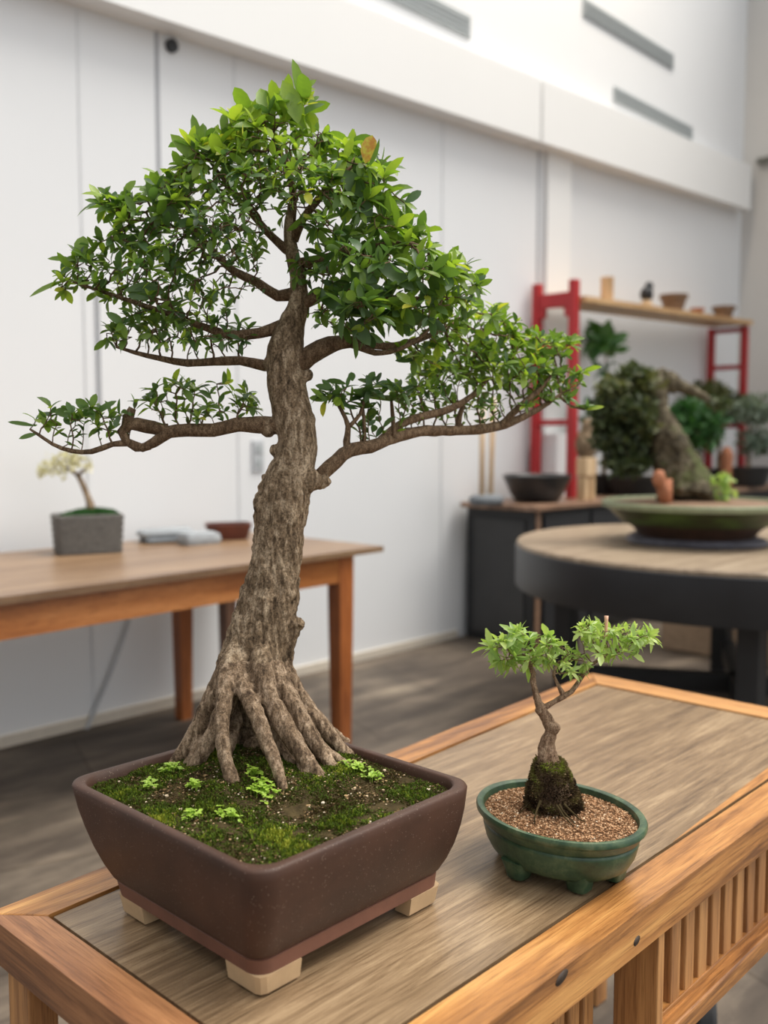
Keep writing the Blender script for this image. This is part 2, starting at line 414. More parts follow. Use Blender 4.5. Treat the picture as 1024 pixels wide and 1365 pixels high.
# ---------------------------------------------------------------- growing twigs towards the foliage
def grow(limb, lrad, attr, step, kill, infl=1.0, iters=60, rmin=.0006, jitter=.12, up=.0, expo=2.35, locked=0):
    nodes = [np.array(p) for p in limb]; par = [-1] + list(range(len(limb) - 1))
    N = len(limb); A = np.array(attr); alive = np.ones(len(A), bool); tries = {}
    first = min(locked, N - 1)
    for it in range(iters):
        if not alive.any(): break
        P = np.array(nodes); S = P[first:]
        idx = np.where(alive)[0]
        D = np.linalg.norm(A[idx][:, None, :] - S[None], axis=2); near = D.argmin(1) + first; dm = D.min(1)
        acc = {}
        for q, nn, dd in zip(idx, near, dm):
            if dd < kill: alive[q] = False; continue
            if dd > infl: continue
            acc.setdefault(nn, []).append((A[q] - P[nn]) / dd)
        if not acc: break
        grew = False
        for nn, ds in acc.items():
            d = np.mean(ds, axis=0)
            if np.linalg.norm(d) < .15: d = ds[0]
            d = d / np.linalg.norm(d) + rng.normal(size=3) * jitter + np.array([0, 0, up]); d /= np.linalg.norm(d)
            new = P[nn] + d * step
            if tries.get(nn, 0) > 3: continue
            tries[nn] = tries.get(nn, 0) + 1
            if np.min(np.linalg.norm(np.array(nodes) - new, axis=1)) < step * .35: continue
            nodes.append(new); par.append(nn); grew = True
        if not grew: break
    n = len(nodes); kids = [[] for _ in range(n)]
    for i in range(n):
        if par[i] >= 0: kids[par[i]].append(i)
    r = [0.0] * n
    for i in range(n - 1, -1, -1):
        s = sum(r[k] ** expo for k in kids[i] if k >= N)
        r[i] = max(rmin, s ** (1 / expo)) if s > 0 else rmin
    for i in range(N): r[i] = lrad[i]
    for i in range(N, n): r[i] = min(r[i], r[par[i]] * .92 + .00005) if par[i] >= 0 else r[i]
    return nodes, par, kids, r, N

def twig_mesh(mb, g, nseg=5, main_n=10, wob=.1, skip_main=False):
    nodes, par, kids, r, N = g
    if not skip_main: mb.tube(nodes[:N], r[:N], main_n, wob)
    starts = []
    for i in range(len(nodes)):
        for k in kids[i]:
            if k >= N and (i < N or k != max([q for q in kids[i] if q >= N], key=lambda q: r[q])): starts.append((i, k))
    for i, k in starts:
        ch = [nodes[i], nodes[k]]; rr = [min(r[i], r[k] * 1.15), r[k]]; c = k
        while True:
            nx = [q for q in kids[c] if q >= N]
            if not nx: break
            c = max(nx, key=lambda q: r[q]); ch.append(nodes[c]); rr.append(r[c])
        mb.tube(ch, rr, nseg if rr[1] > .0012 else max(3, nseg - 1), .05)

def dress(mb, g, sizes, centre=None, count=(4, 7), ratio=.42, side_p=.35, age=(.2, .6), upbias=.35, seg=4, petiole=.12, side_scale=.7, tip_age=.12, twr=.0022):
    """leaf rosettes at the ends of twigs and single leaves along them; sizes(p) gives the leaf length there"""
    nodes, par, kids, r, N = g
    for i in range(N, len(nodes)):
        p = nodes[i]; d = p - nodes[par[i]]; d = d / (np.linalg.norm(d) + 1e-9)
        L0, ag = sizes(p)
        if not kids[i]:
            ax = d + np.array([0, 0, upbias]); ax /= np.linalg.norm(ax)
            a = np.cross(ax, [0.3, 0.2, 1]); a /= np.linalg.norm(a); b = np.cross(ax, a)
            n = random.randint(*count); ph = random.random() * 6
            for k in range(n):
                an = ph + k * 2.4; t = k / max(1, n - 1)
                open_ = .45 + .75 * (1 - t) + random.uniform(-.15, .2)
                dd = ax * math.cos(open_) + (a * math.cos(an) + b * math.sin(an)) * math.sin(open_)
                L = L0 * random.uniform(.62, 1.12) * (1 - .3 * t)
                upv = ax * .8 + np.array([0, 0, .9]) + rng.normal(size=3) * .35
                mb.leaf(p - d * .003 * t, dd, upv, L, L * ratio * random.uniform(.85, 1.15), random.uniform(.05, .45), min(.93, max(.02, ag + random.gauss(0, .15) + t * tip_age + .22 * mn.noise(Vector(p * 18)))), seg)
        elif r[i] < twr and random.random() < side_p:
            for q in range(random.choice((1, 1, 2))):
                v = rng.normal(size=3); v -= d * (v @ d); v /= (np.linalg.norm(v) + 1e-9)
                dd = d * .5 + v * .9 + np.array([0, 0, .25])
                L = L0 * side_scale * random.uniform(.5, 1.0)
                mb.leaf(p, dd, np.array([0, 0, 1.0]) + rng.normal(size=3) * .5, L, L * ratio * random.uniform(.85, 1.15), random.uniform(.0, .4), min(.9, max(.02, ag + random.uniform(-.2, .12))), seg)

def ell(blobs, D):
    """points inside ellipsoids given by pixel centre, pixel radii, depth offset and depth radius"""
    out = []; sz = []
    for (cx, cy, rx, ry, dd, rd, n, L, ag) in blobs:
        for _ in range(n):
            while True:
                q = rng.uniform(-1, 1, 3)
                if q @ q <= 1: break
            q = q * (q @ q) ** -.12 if q @ q > .01 else q
            out.append(od(cx + q[0] * rx, cy + q[1] * ry, D + dd + q[2] * rd)); sz.append((L, ag))
    A = np.array(out)
    def size(p):
        k = np.linalg.norm(A - p, axis=1).argmin(); return sz[k]
    return out, size

# ================================================================= SETTING
WY = 3.55; EX = 8.35
o = MB(); o.box(-6, 14, -8, 6, -.1, 0); struct(o.build('floor', M['floor']))
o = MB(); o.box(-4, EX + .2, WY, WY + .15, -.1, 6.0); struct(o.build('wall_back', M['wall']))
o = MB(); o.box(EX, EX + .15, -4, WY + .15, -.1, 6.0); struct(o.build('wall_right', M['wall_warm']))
# sloping white beam along the wall, in two lengths that meet at a joint
def beam_z(x): return 2.905 + (x - 2.25) * .041, 3.30 + (x - 3.56) * .041 + .03
def beam(x0, x1):
    a, b = beam_z(x0); c, d = beam_z(x1); y0, y1 = 3.42, WY
    m = MB(); m.add([(x0, y0, a), (x1, y0, c), (x1, y1, c), (x0, y1, a), (x0, y0, b), (x1, y0, d), (x1, y1, d), (x0, y1, b)],
          [(0, 3, 2, 1), (4, 5, 6, 7), (0, 1, 5, 4), (1, 2, 6, 5), (2, 3, 7, 6), (3, 0, 4, 7)]); return m
struct(beam(-2, 5.035).build('trim_1', M['trimw'])); struct(beam(5.065, 8.22).build('trim_2', M['trimw']))
m = MB(); a, b = beam_z(5.05); m.box(5.035, 5.065, 3.44, WY, a + .005, b - .005); struct(m.build('trim_3', M['jointlt']))
k = 4
for (px, z0, z1, mat, w) in ((213, 1.9, 2.93, 'joint', .018), (717, .0, 3.05, 'joint', .018), (110, 0, 2.88, 'jointlt', .012), (315, 0, 2.94, 'jointlt', .014), (590, 0, 3.0, 'jointlt', .016), ):
    x = oy(px, 300, WY)[0]; m = MB(); m.box(x - w / 2, x + w / 2, WY - .004, WY + .01, z0, z1); struct(m.build('trim_%d' % k, M[mat])); k += 1
x = oy(131, 480, WY)[0]
m = MB(); m.box(x - .009, x + .009, WY - .006, WY + .01, 1.31, 1.82); struct(m.build('trim_%d' % k, M['joint'])); k += 1
x0 = oy(724, 300, WY)[0]; x1 = oy(755, 300, WY)[0]
m = MB(); m.box(x0, x1, WY - .035, WY, 0, 3.04); struct(m.build('trim_%d' % k, M['trimw'])); k += 1
m = MB(); m.box(-4, 4.4, WY - .012, WY, 0, .045); struct(m.build('baseboard_back', M['skirt']))

# slots in the upper wall, hole, outlet, cable, conduit
for (x0, x1, z0, z1, lb) in ((3.6, 4.49, 3.50, 3.63, 'long grey vent slot high on the wall, leftmost of the three'),
                             (5.70, 7.0, 4.01, 4.13, 'grey vent slot highest on the wall near the top edge'),
                             (6.12, 7.35, 3.565, 3.665, 'grey vent slot lowest and nearest the corner, just above the beam')):
    z0s = (.018 if x0 > 5 else .0)
    t = thing('wall_vent', lb, 'vent', ((x0 + x1) / 2, WY, z0), 'grey vent slots in the upper wall')
    m = MB(); m.box(x0, x1, WY - .012, WY, z0, z1, .004); m.build('vent_frame', M['vent'], t)
    m = MB()
    for i in range(4):
        z = z0 + (z1 - z0) * (i + .7) / 5; m.box(x0 + .02, x1 - .02, WY - .018, WY - .012, z, z + .008)
    m.build('louvre', M['vent'], t)
p = oy(227, 62, WY)
m = MB(); m.lathe([(.001, -.006), (.024, -.006), (.028, 0), (.028, .02)], (0, 0, 0), 20)
o = m.build('cable_grommet', M['rubber'], smooth=True, sharp=40); o.rotation_euler = (PI / 2, 0, 0); o.location = (p[0], WY - .002, p[2])
tag(o, 'small round black grommet high on the white wall', 'wall fitting')
p = oy(343, 608, WY)
t = thing('wall_outlet', 'small grey wall outlet plate behind the big bonsai trunk', 'outlet', (p[0], WY, p[2]))
m = MB(); m.box(p[0] - .035, p[0] + .035, WY - .01, WY, p[2] - .075, p[2] + .075, .003); m.build('plate', M['greyplastic'], t)
for dz in (-.032, .032):
    m = MB(); m.box(p[0] - .018, p[0] + .018, WY - .014, WY - .01, p[2] + dz - .02, p[2] + dz + .02, .002); m.build('socket', M['vent'], t)
a = oy(180, 800, WY - .02); c = oy(150, 890, WY - .02); b = oy(117, 968, WY - .02)
m = MB(); pts, rr = resample([a + [0.05, 0, .25], a, c, b, b + [-.02, -.01, -.03]], [.008] * 5, .04); m.tube(pts, rr, 8)
tag(m.build('wall_cable', M['greyplastic'], smooth=True), 'thin grey cable hanging down the wall below the wooden work table', 'cable')
m = MB(); pts, rr = resample([(EX - .02, 3.40, 3.58), (EX - .06, 3.35, 3.56), (EX - .06, 2.9, 3.60), (EX - .06, 1.5, 3.66)], [.03] * 4, .1); m.tube(pts, rr, 10)
tag(m.build('conduit_pipe', M['conduit'], smooth=True), 'dark grey pipe high on the end wall at the right edge', 'pipe')

# ================================================================= FOREGROUND TABLE
TZ = .70
A = np.array([.413, .965]); B = np.array([1.748, 1.040]); C = np.array([1.748, .466]); Dq = np.array([.413, .466])
tb = thing('slatted_wooden_table', 'low teak table with inset plank top and slatted side carrying two bonsai', 'table', (.42, .47, 0))
wl, wb, wf, wn = .042, .052, .068, .050
iA = np.array([A[0] + wl, A[1] - wb + .002]); iB = np.array([B[0] - wf, B[1] - wb]); iC = np.array([C[0] - wf, C[1] + wn]); iD = np.array([Dq[0] + wl, Dq[1] + wn])
def rail(P, name='frame_rail', mat='teak_x', z0=TZ - .046, z1=TZ, b=.0025):
    P = [np.array(q) for q in P]; ctr = sum(P) / len(P)
    m = MB(); rings = []
    for z, i in ((z0, b), (z0 + b, 0), (z1 - b, 0), (z1 - b * .3, b * .3), (z1, b)):
        rings.append([(*(q + (ctr - q) / np.linalg.norm(ctr - q) * i), z) for q in P])
    m.loft(rings); return m.build(name, M[mat], tb)
g = .0006
rail([Dq, C - [g, 0], iC - [g, 0], iD + [g, 0]], mat='teak_x')
rail([C, B, iB, iC], mat='teak_end')
rail([B - [g, 0], A + [g, 0], iA + [g, 0], iB - [g, 0]], mat='teak_x')
rail([A, Dq, iD, iA], mat='teak_y')
m = MB(); gp = .0035
m.quadprism([iD + [gp + .002, gp + .0035], iC + [-gp, gp + .0035], iB + [-gp, -gp], iA + [gp + .002, -gp]], TZ - .018, TZ - .0025); m.build('tabletop', M['board'], tb)
m = MB(); m.quadprism([(1.08, .5235), (1.676, .5235), (1.676, .556), (1.42, .541)], TZ - .0035, TZ - .0021); m.build('edge_strip', M['teak_x'], tb)
m = MB(); m.quadprism([iD - [.01, .01], iC + [.01, -.01], iB + [.01, .01], iA + [-.01, .01]], TZ - .030, TZ - .019); m.build('underlay', M['groove'], tb)
def leg(x0, x1, y0, y1, z1=TZ - .046, z0=0, name='leg', mat='teak_z'):
    m = MB(); m.box(x0, x1, y0, y1, z0, z1, .002); return m.build(name, M[mat], tb)
leg(.418, .450, .885, .930); leg(.418, .455, .470, .520); leg(1.70, 1.742, .985, 1.03); leg(1.70, 1.742, .470, .52)
leg(.942, .957, .470, .525, name='divider_post')
# slatted side, right bay
m = MB(); x = 1.003
while x < 1.70:
    m.box(x, x + .024, .484, .496, .535, TZ - .046, .002); x += .0365
m.box(.957, .966, .476, .500, .515, TZ - .046, .001)
m.build('slat_panel', M['teak_z'], tb)
m = MB(); m.box(.957, 1.70, .482, .498, .527, .5385, .001); m.build('slat_sill', M['teak_x'], tb)
m = MB(); m.box(.957, 1.745, .466, .500, .505, .5605 - .030, .003); m.build('lower_rail', M['teak_x'], tb)
# recessed left bay
m = MB(); x = .47
while x < .915:
    m.box(x, x + .022, .532, .544, .30, TZ - .046, .002); x += .0300
m.build('slat_panel', M['teak_z'], tb)
m = MB(); m.box(.455, .942, .528, .548, .27, .30, .002); m.build('lower_rail', M['teak_x'], tb)
m = MB(); m.box(.50, 1.70, .60, .93, TZ - .056, TZ - .031); m.build('underframe', M['teak_x'], tb)
# castor under the far end
m = MB(); m.box(1.69, 1.73, .735, .775, .125, TZ - .046, .002); m.build('centre_post', M['teak_z'], tb)
m = MB(); m.lathe([(.004, -.02), (.056, -.02), (.064, -.012), (.064, .012), (.056, .02), (.004, .02)], (0, 0, 0), 24)
ca = m.build('castor_wheel', M['rubber'], smooth=True, sharp=30); ca.rotation_euler = (PI / 2, 0, .5); ca['_loc'] = 1; ca.parent = tb; ca.location = Vector((1.71, .755, .0645)) - tb.location
# knots in the near rail
for (px, py, rx, rz) in ((749, 1303, .011, .0055), (849, 1254, .007, .0045)):
    p = oy(px, py, .466)
    m = MB(); m.lathe([(.0001, -.0016), (.6, -.0014), (1, 0), (1, .0005)], (0, 0, 0), 16, rx, rz, .25)
    kn = m.build('knot', M['knot'], smooth=True); kn.rotation_euler = (PI / 2, 0, 0); kn['_loc'] = 1; kn.parent = tb; kn.location = Vector((p[0], .4662, p[2])) - tb.location

# ================================================================= BIG BONSAI
PC = (.640, .775)
bb = thing('potted_bonsai', 'big bonsai with thick spreading roots in a square dark brown pot', 'bonsai', (PC[0], PC[1], TZ))
def pring(z, hx, hy, cx, cy, r): return [(x, y, z) for x, y in rrect(cx, cy, hx, hy, r, 10)]
def lerp(a, b, t): return a + (b - a) * t
prof = [(.735, .1290, .1235), (.738, .1312, .1265), (.750, .1355, .1345), (.768, .1400, .1440), (.788, .1432, .1520), (.806, .1455, .1572), (.820, .1465, .1605), (.8285, .1475, .1625), (.8308, .1465, .1615), (.8318, .1445, .1595), (.8318, .1385, .1535), (.8305, .1365, .1515), (.824, .1355, .1505), (.78, .130, .145)]
def pcy(z): return lerp(.751, .776, min(1, max(0, (z - .70) / .13)))
def pcx(z): return lerp(.637, .642, min(1, max(0, (z - .70) / .13)))
m = MB(); m.loft([pring(z - .0025 * min(1, max(0, (z - .735) / .08)), hx + .004 * min(1, max(0, (z - .735) / .08)), hy + .004 * min(1, max(0, (z - .735) / .08)), pcx(z), pcy(z), lerp(.019, .027, min(1, max(0, (z - .735) / .08)))) for z, hx, hy in prof], True, True)
pot = m.build('pot', M['pot'], bb, True, 60)
m = MB(); m.loft([pring(z, hx, hy, pcx(z), pcy(z), .018) for z, hx, hy in ((.7185, .123, .1165), (.7195, .1265, .1200), (.733, .1285, .1228), (.7355, .126, .120))], True, True)
m.build('pot_band', M['pot_band'], bb, True, 40)
for sx in (-1, 1):
    for sy in (-1, 1):
        m = MB(); rings = []
        for z, i in ((.700, .0042), (.7012, .003), (.7195, 0)):
            cx, cy = pcx(.71), pcy(.71); ax, ay = .1262 - i, .1198 - i
            w1 = .050 - i; th = .020
            P = [(ax - .008, ay), (ax - w1, ay), (ax - w1, ay - th), (ax - th, ay - th), (ax - th, ay - w1), (ax, ay - w1), (ax, ay - .008), (ax - .0025, ay - .0025)]
            rings.append([(cx + sx * x, cy + sy * y, z) for x, y in P])
        m.loft(rings); m.build('pot_foot', M['foot_clay'], bb)

TB = np.array([.675, .828])
def soil_h(x, y):
    d = math.hypot(x - TB[0], y - TB[1]); n = mn.noise(Vector((x * 30, y * 30, 0))) * .003 + mn.noise(Vector((x * 90, y * 90, 3))) * .0016
    return .8185 + .019 * math.exp(-(d / .085) ** 2) + n
scx, scy, shx, shy = .642, .776, .1402, .1552
def in_pot(x, y, inset=.0):
    qx = abs(x - scx) - (shx - inset - .034); qy = abs(y - scy) - (shy - inset - .034)
    return math.hypot(max(qx, 0), max(qy, 0)) < .034 if (qx > 0 and qy > 0) else (qx < .034 and qy < .034)
m = MB(); rings = []
for i in range(36, 0, -1):
    t = i / 36; rings.append([(x, y, soil_h(x, y)) for x, y in rrect(scx, scy, shx * t, shy * t, .034 * t, 10)])
m.loft(rings, False, True); soil = m.build('soil', M['soil'], bb, True)
# moss: tufts of tiny blades in patches, with grit between
mo = MB(); gr = MB()
for i in range(46000):
    x = random.uniform(scx - shx, scx + shx); y = random.uniform(scy - shy, scy + shy)
    if not in_pot(x, y, .002): continue
    n = mn.noise(Vector((x * 22, y * 22, 5))) + .5 * mn.noise(Vector((x * 70, y * 70, 9)))
    if n < -.42 and random.random() < .6: continue
    tall = .0012 + .0032 * max(0, n + .25) + .0012 * random.random()
    age = .36 + .40 * n + random.uniform(-.28, .28) + .35 * mn.noise(Vector((x * 15, y * 15, 20))) + .35 * mn.noise(Vector((x * 160, y * 160, 2)))
    z = soil_h(x, y) - .0004
    a = random.random() * 2 * PI; w = random.uniform(.0006, .0013); lx, ly = rng.normal(size=2) * .0012
    dx, dy = math.cos(a) * w, math.sin(a) * w
    mo.add([(x - dx, y - dy, z), (x + dx, y + dy, z), (x + lx + dx * .7, y + ly + dy * .7, z + tall * .7), (x + lx * 1.6, y + ly * 1.6, z + tall), (x + lx - dx * .7, y + ly - dy * .7, z + tall * .7)], [(0, 1, 2, 4), (4, 2, 3)], max(0, min(1, age)))
mo.build('moss', M['moss'], soil)['kind'] = 'stuff'
for i in range(5200):
    x = random.uniform(scx - shx, scx + shx); y = random.uniform(scy - shy, scy + shy)
    if not in_pot(x, y, .003): continue
    n = mn.noise(Vector((x * 22, y * 22, 5)))
    edge = max(abs(x - scx) / shx, abs(y - scy) / shy)
    if n > .05 and random.random() < .55 and edge < .9: continue
    s = random.uniform(.0006, .0015) * (1.9 if random.random() < .04 else 1)
    gr.blob((x, y, soil_h(x, y) + s * .6), (s, s * random.uniform(.6, 1), s * .7), random.random() ** 1.5, 5, 3, .5)
gr.build('grit', M['mossgrit'], soil)['kind'] = 'stuff'

# --- trunk and roots: one remeshed surface, afterwards cut into trunk and roots
TD = 1.135
def P3(px, py, dd=0.0, D=TD): return od(px, py, D + dd)
def PR(r, dd=0.0, D=TD): return r * (D + dd) / F
def path(L, D=TD, step=.006):
    pts = [P3(x, y, dd, D) for x, y, dd, r in L]; rad = [PR(r, dd, D) for x, y, dd, r in L]
    return resample(pts, rad, step)
trunkL = [(345, 1010, .035, 36), (343, 975, .035, 38), (338, 935, .018, 44), (334, 900, .004, 47), (345, 850, 0, 44), (358, 800, 0, 41), (369, 750, 0, 35), (373, 700, 0, 34), (381, 652, 0, 34), (394, 612, 0, 28), (396, 580, 0, 26), (387, 540, 0, 27), (380, 500, 0, 25), (381, 466, 0, 25), (389, 432, 0, 18), (398, 405, 0, 14), (397, 370, 0, 11), (389, 335, 0, 9.5), (386, 300, 0, 7.5), (391, 262, 0, 5.5), (386, 225, 0, 4), (380, 190, 0, 2.5)]
rootsL = [
 [(315, 850, -.01, 8), (303, 892, -.025, 15), (282, 940, -.02, 17), (258, 985, -.02, 14), (230, 1025, -.02, 10.5), (212, 1050, -.02, 8)],
 [(322, 860, -.02, 8), (312, 912, -.04, 13), (291, 965, -.045, 13.5), (272, 1000, -.05, 11.5), (250, 1035, -.05, 9.5), (233, 1055, -.05, 7)],
 [(318, 850, -.025, 8), (307, 885, -.045, 15), (300, 920, -.065, 13), (296, 965, -.085, 11), (300, 1005, -.095, 10), (310, 1040, -.105, 9.5), (323, 1068, -.11, 7.5)],
 [(328, 870, -.03, 8), (322, 908, -.055, 13), (338, 945, -.08, 12), (354, 985, -.095, 11.5), (368, 1020, -.11, 9.5), (377, 1048, -.12, 7.5), (381, 1070, -.123, 5.5)],
 [(345, 850, -.025, 9), (350, 885, -.045, 16), (357, 925, -.058, 14), (377, 965, -.068, 15), (402, 1003, -.075, 12.5), (425, 1035, -.085, 10), (447, 1058, -.09, 6.5)],
 [(362, 870, -.015, 9), (372, 908, -.03, 15), (394, 945, -.04, 14), (417, 985, -.045, 12.5), (438, 1016, -.05, 9.5), (462, 1042, -.055, 5.5), (482, 1052, -.055, 2.5)],
 [(372, 865, 0, 9), (382, 905, 0, 16), (404, 940, .0, 14), (430, 970, .0, 12), (452, 995, .0, 10), (470, 1012, 0, 8)],
 [(380, 900, .02, 9), (388, 930, .03, 14), (412, 948, .04, 12), (440, 975, .05, 9), (464, 992, .055, 6.5)],
 [(318, 950, -.02, 9), (305, 1000, -.045, 8), (290, 1030, -.06, 6.5), (281, 1052, -.065, 5)],
 [(395, 1010, -.07, 5), (412, 1043, -.095, 4), (430, 1057, -.105, 3), (452, 1070, -.11, 2)],
 [(345, 985, -.0, 24), (350, 1010, -.01, 28), (352, 1045, -.02, 32)],
 [(365, 940, -.045, 8), (372, 985, -.05, 8), (392, 1020, -.065, 7), (412, 1045, -.08, 5)],
 [(400, 950, -.02, 8), (424, 990, -.03, 8), (452, 1012, -.035, 6), (476, 1030, -.04, 4)],
 [(285, 960, -.01, 9), (262, 1000, -.035, 8), (245, 1025, -.035, 6), (232, 1040, -.035, 5)],
]
m = MB(); tp, tr = path(trunkL); segs = []
m.tube(tp, tr, 20, .06); rs = []
for L in rootsL:
    a, b = path(L, step=.005); rs.append((a, b)); m.tube(a, b, 12, .16)
# burls, collars and stubs
for (px, py, dd, r) in ((352, 672, -.008, 17), (346, 690, -.005, 11), (352, 650, -.005, 9), (353, 637, 0, 6), (412, 640, -.004, 17), (430, 637, -.004, 9), (412, 560, 0, 10), (358, 570, 0, 13), (340, 730, 0, 6), (405, 590, 0, 14), (368, 600, 0, 9), (330, 855, -.03, 14), (352, 800, -.03, 10), (410, 500, 0, 8), (384, 690, -.02, 16), (360, 485, 0, 10), (300, 880, -.02, 12)):
    c = P3(px, py, dd); q = PR(r, dd); m.blob(c, (q, q, q * 1.1), None, 10, 7, .25)
a, b = path([(380, 912, .0, 6), (383, 885, .0, 7.5), (390, 855, .0, 8), (397, 836, .0, 9.5), (402, 828, -.004, 10)]); m.tube(a, b, 8, .2)
a, b = path([(378, 905, .0, 7), (376, 915, .0, 6)]); m.tube(a, b, 8, .2)
for stub in ([(412, 640, 0, 12), (428, 645, 0, 9), (440, 640, -.003, 5)],): a, b = path(stub); m.tube(a, b, 8, .3)
tmp = m.build('tmp', M['bark'])
md = tmp.modifiers.new('r', 'REMESH'); md.mode = 'VOXEL'; md.voxel_size = .0017
md = tmp.modifiers.new('s', 'SMOOTH'); md.iterations = 3; md.factor = .5
dg = bpy.context.evaluated_depsgraph_get(); me = bpy.data.meshes.new_from_object(tmp.evaluated_get(dg))
bpy.data.objects.remove(tmp)
n = len(me.vertices); co = np.zeros(n * 3); me.vertices.foreach_get('co', co); co = co.reshape(-1, 3)
no = np.zeros(n * 3); me.vertices.foreach_get('normal', no) if False else None
no = np.array([tuple(v.normal) for v in me.vertices])
TP = np.array(tp); TR = np.array(tr)
def sdist(P, pts, rad):
    pts = np.array(pts); rad = np.array(rad); out = np.full(len(P), 9.0)
    for i in range(len(pts)): out = np.minimum(out, np.linalg.norm(P - pts[i], axis=1) - rad[i])
    return out
dT = sdist(co, tp, tr); dR = np.stack([sdist(co, a, b) for a, b in rs])
rootish = np.clip((dT - dR.min(0)) * 150, 0, 1)
disp = np.zeros(n)
for i in range(n):
    x, y, z = co[i]; hh = z - .82
    # grain follows the leaning trunk
    sx = x + hh * .12; v = Vector((sx * 62, y * 62, z * 10)); w = Vector((sx * 120, y * 120, z * 30))
    a1 = mn.noise(v); a2 = mn.noise(w); a3 = mn.noise(Vector((x * 300, y * 300, z * 160))); a4 = mn.noise(Vector((x * 30, y * 30, z * 30)))
    rd = 1 - abs(a1) * 2
    k = .35 + .65 * (1 - rootish[i])
    thin = min(1.0, max(.15, (1.27 - z) * 4))
    disp[i] = (-.0062 * max(0, rd - .5) + .0016 * a2 + .0013 * a3 + .0022 * a4 - .003 * max(0, .6 - abs(a2) * 4)) * k * thin
co2 = co + no * disp[:, None]
fv = [tuple(p.vertices) for p in me.polygons]
fc = np.array([co[list(f)].mean(0) for f in fv])
fT = sdist(fc, tp, np.array(tr)); fR = np.stack([sdist(fc, a, b) for a, b in rs])
own = np.where((fR.min(0) < fT - .0008) & (fc[:, 2] < .945), fR.argmin(0), -1); own[own == 10] = -1
def piece(name, sel, mat, parent):
    ids = sorted({v for k in sel for v in fv[k]}); mp = {v: i for i, v in enumerate(ids)}
    m = MB(); m.v = [tuple(co2[i]) for i in ids]; m.a = [.5] * len(ids); m.f = [tuple(mp[v] for v in fv[k]) for k in sel]
    return m.build(name, mat, parent, True)
tr_ob = piece('trunk', [k for k in range(len(fv)) if own[k] < 0], M['bark'], bb)
for q in range(len(rootsL)):
    sel = [k for k in range(len(fv)) if own[k] == q]
    if sel: piece('root', sel, M['rootbark'], bb)

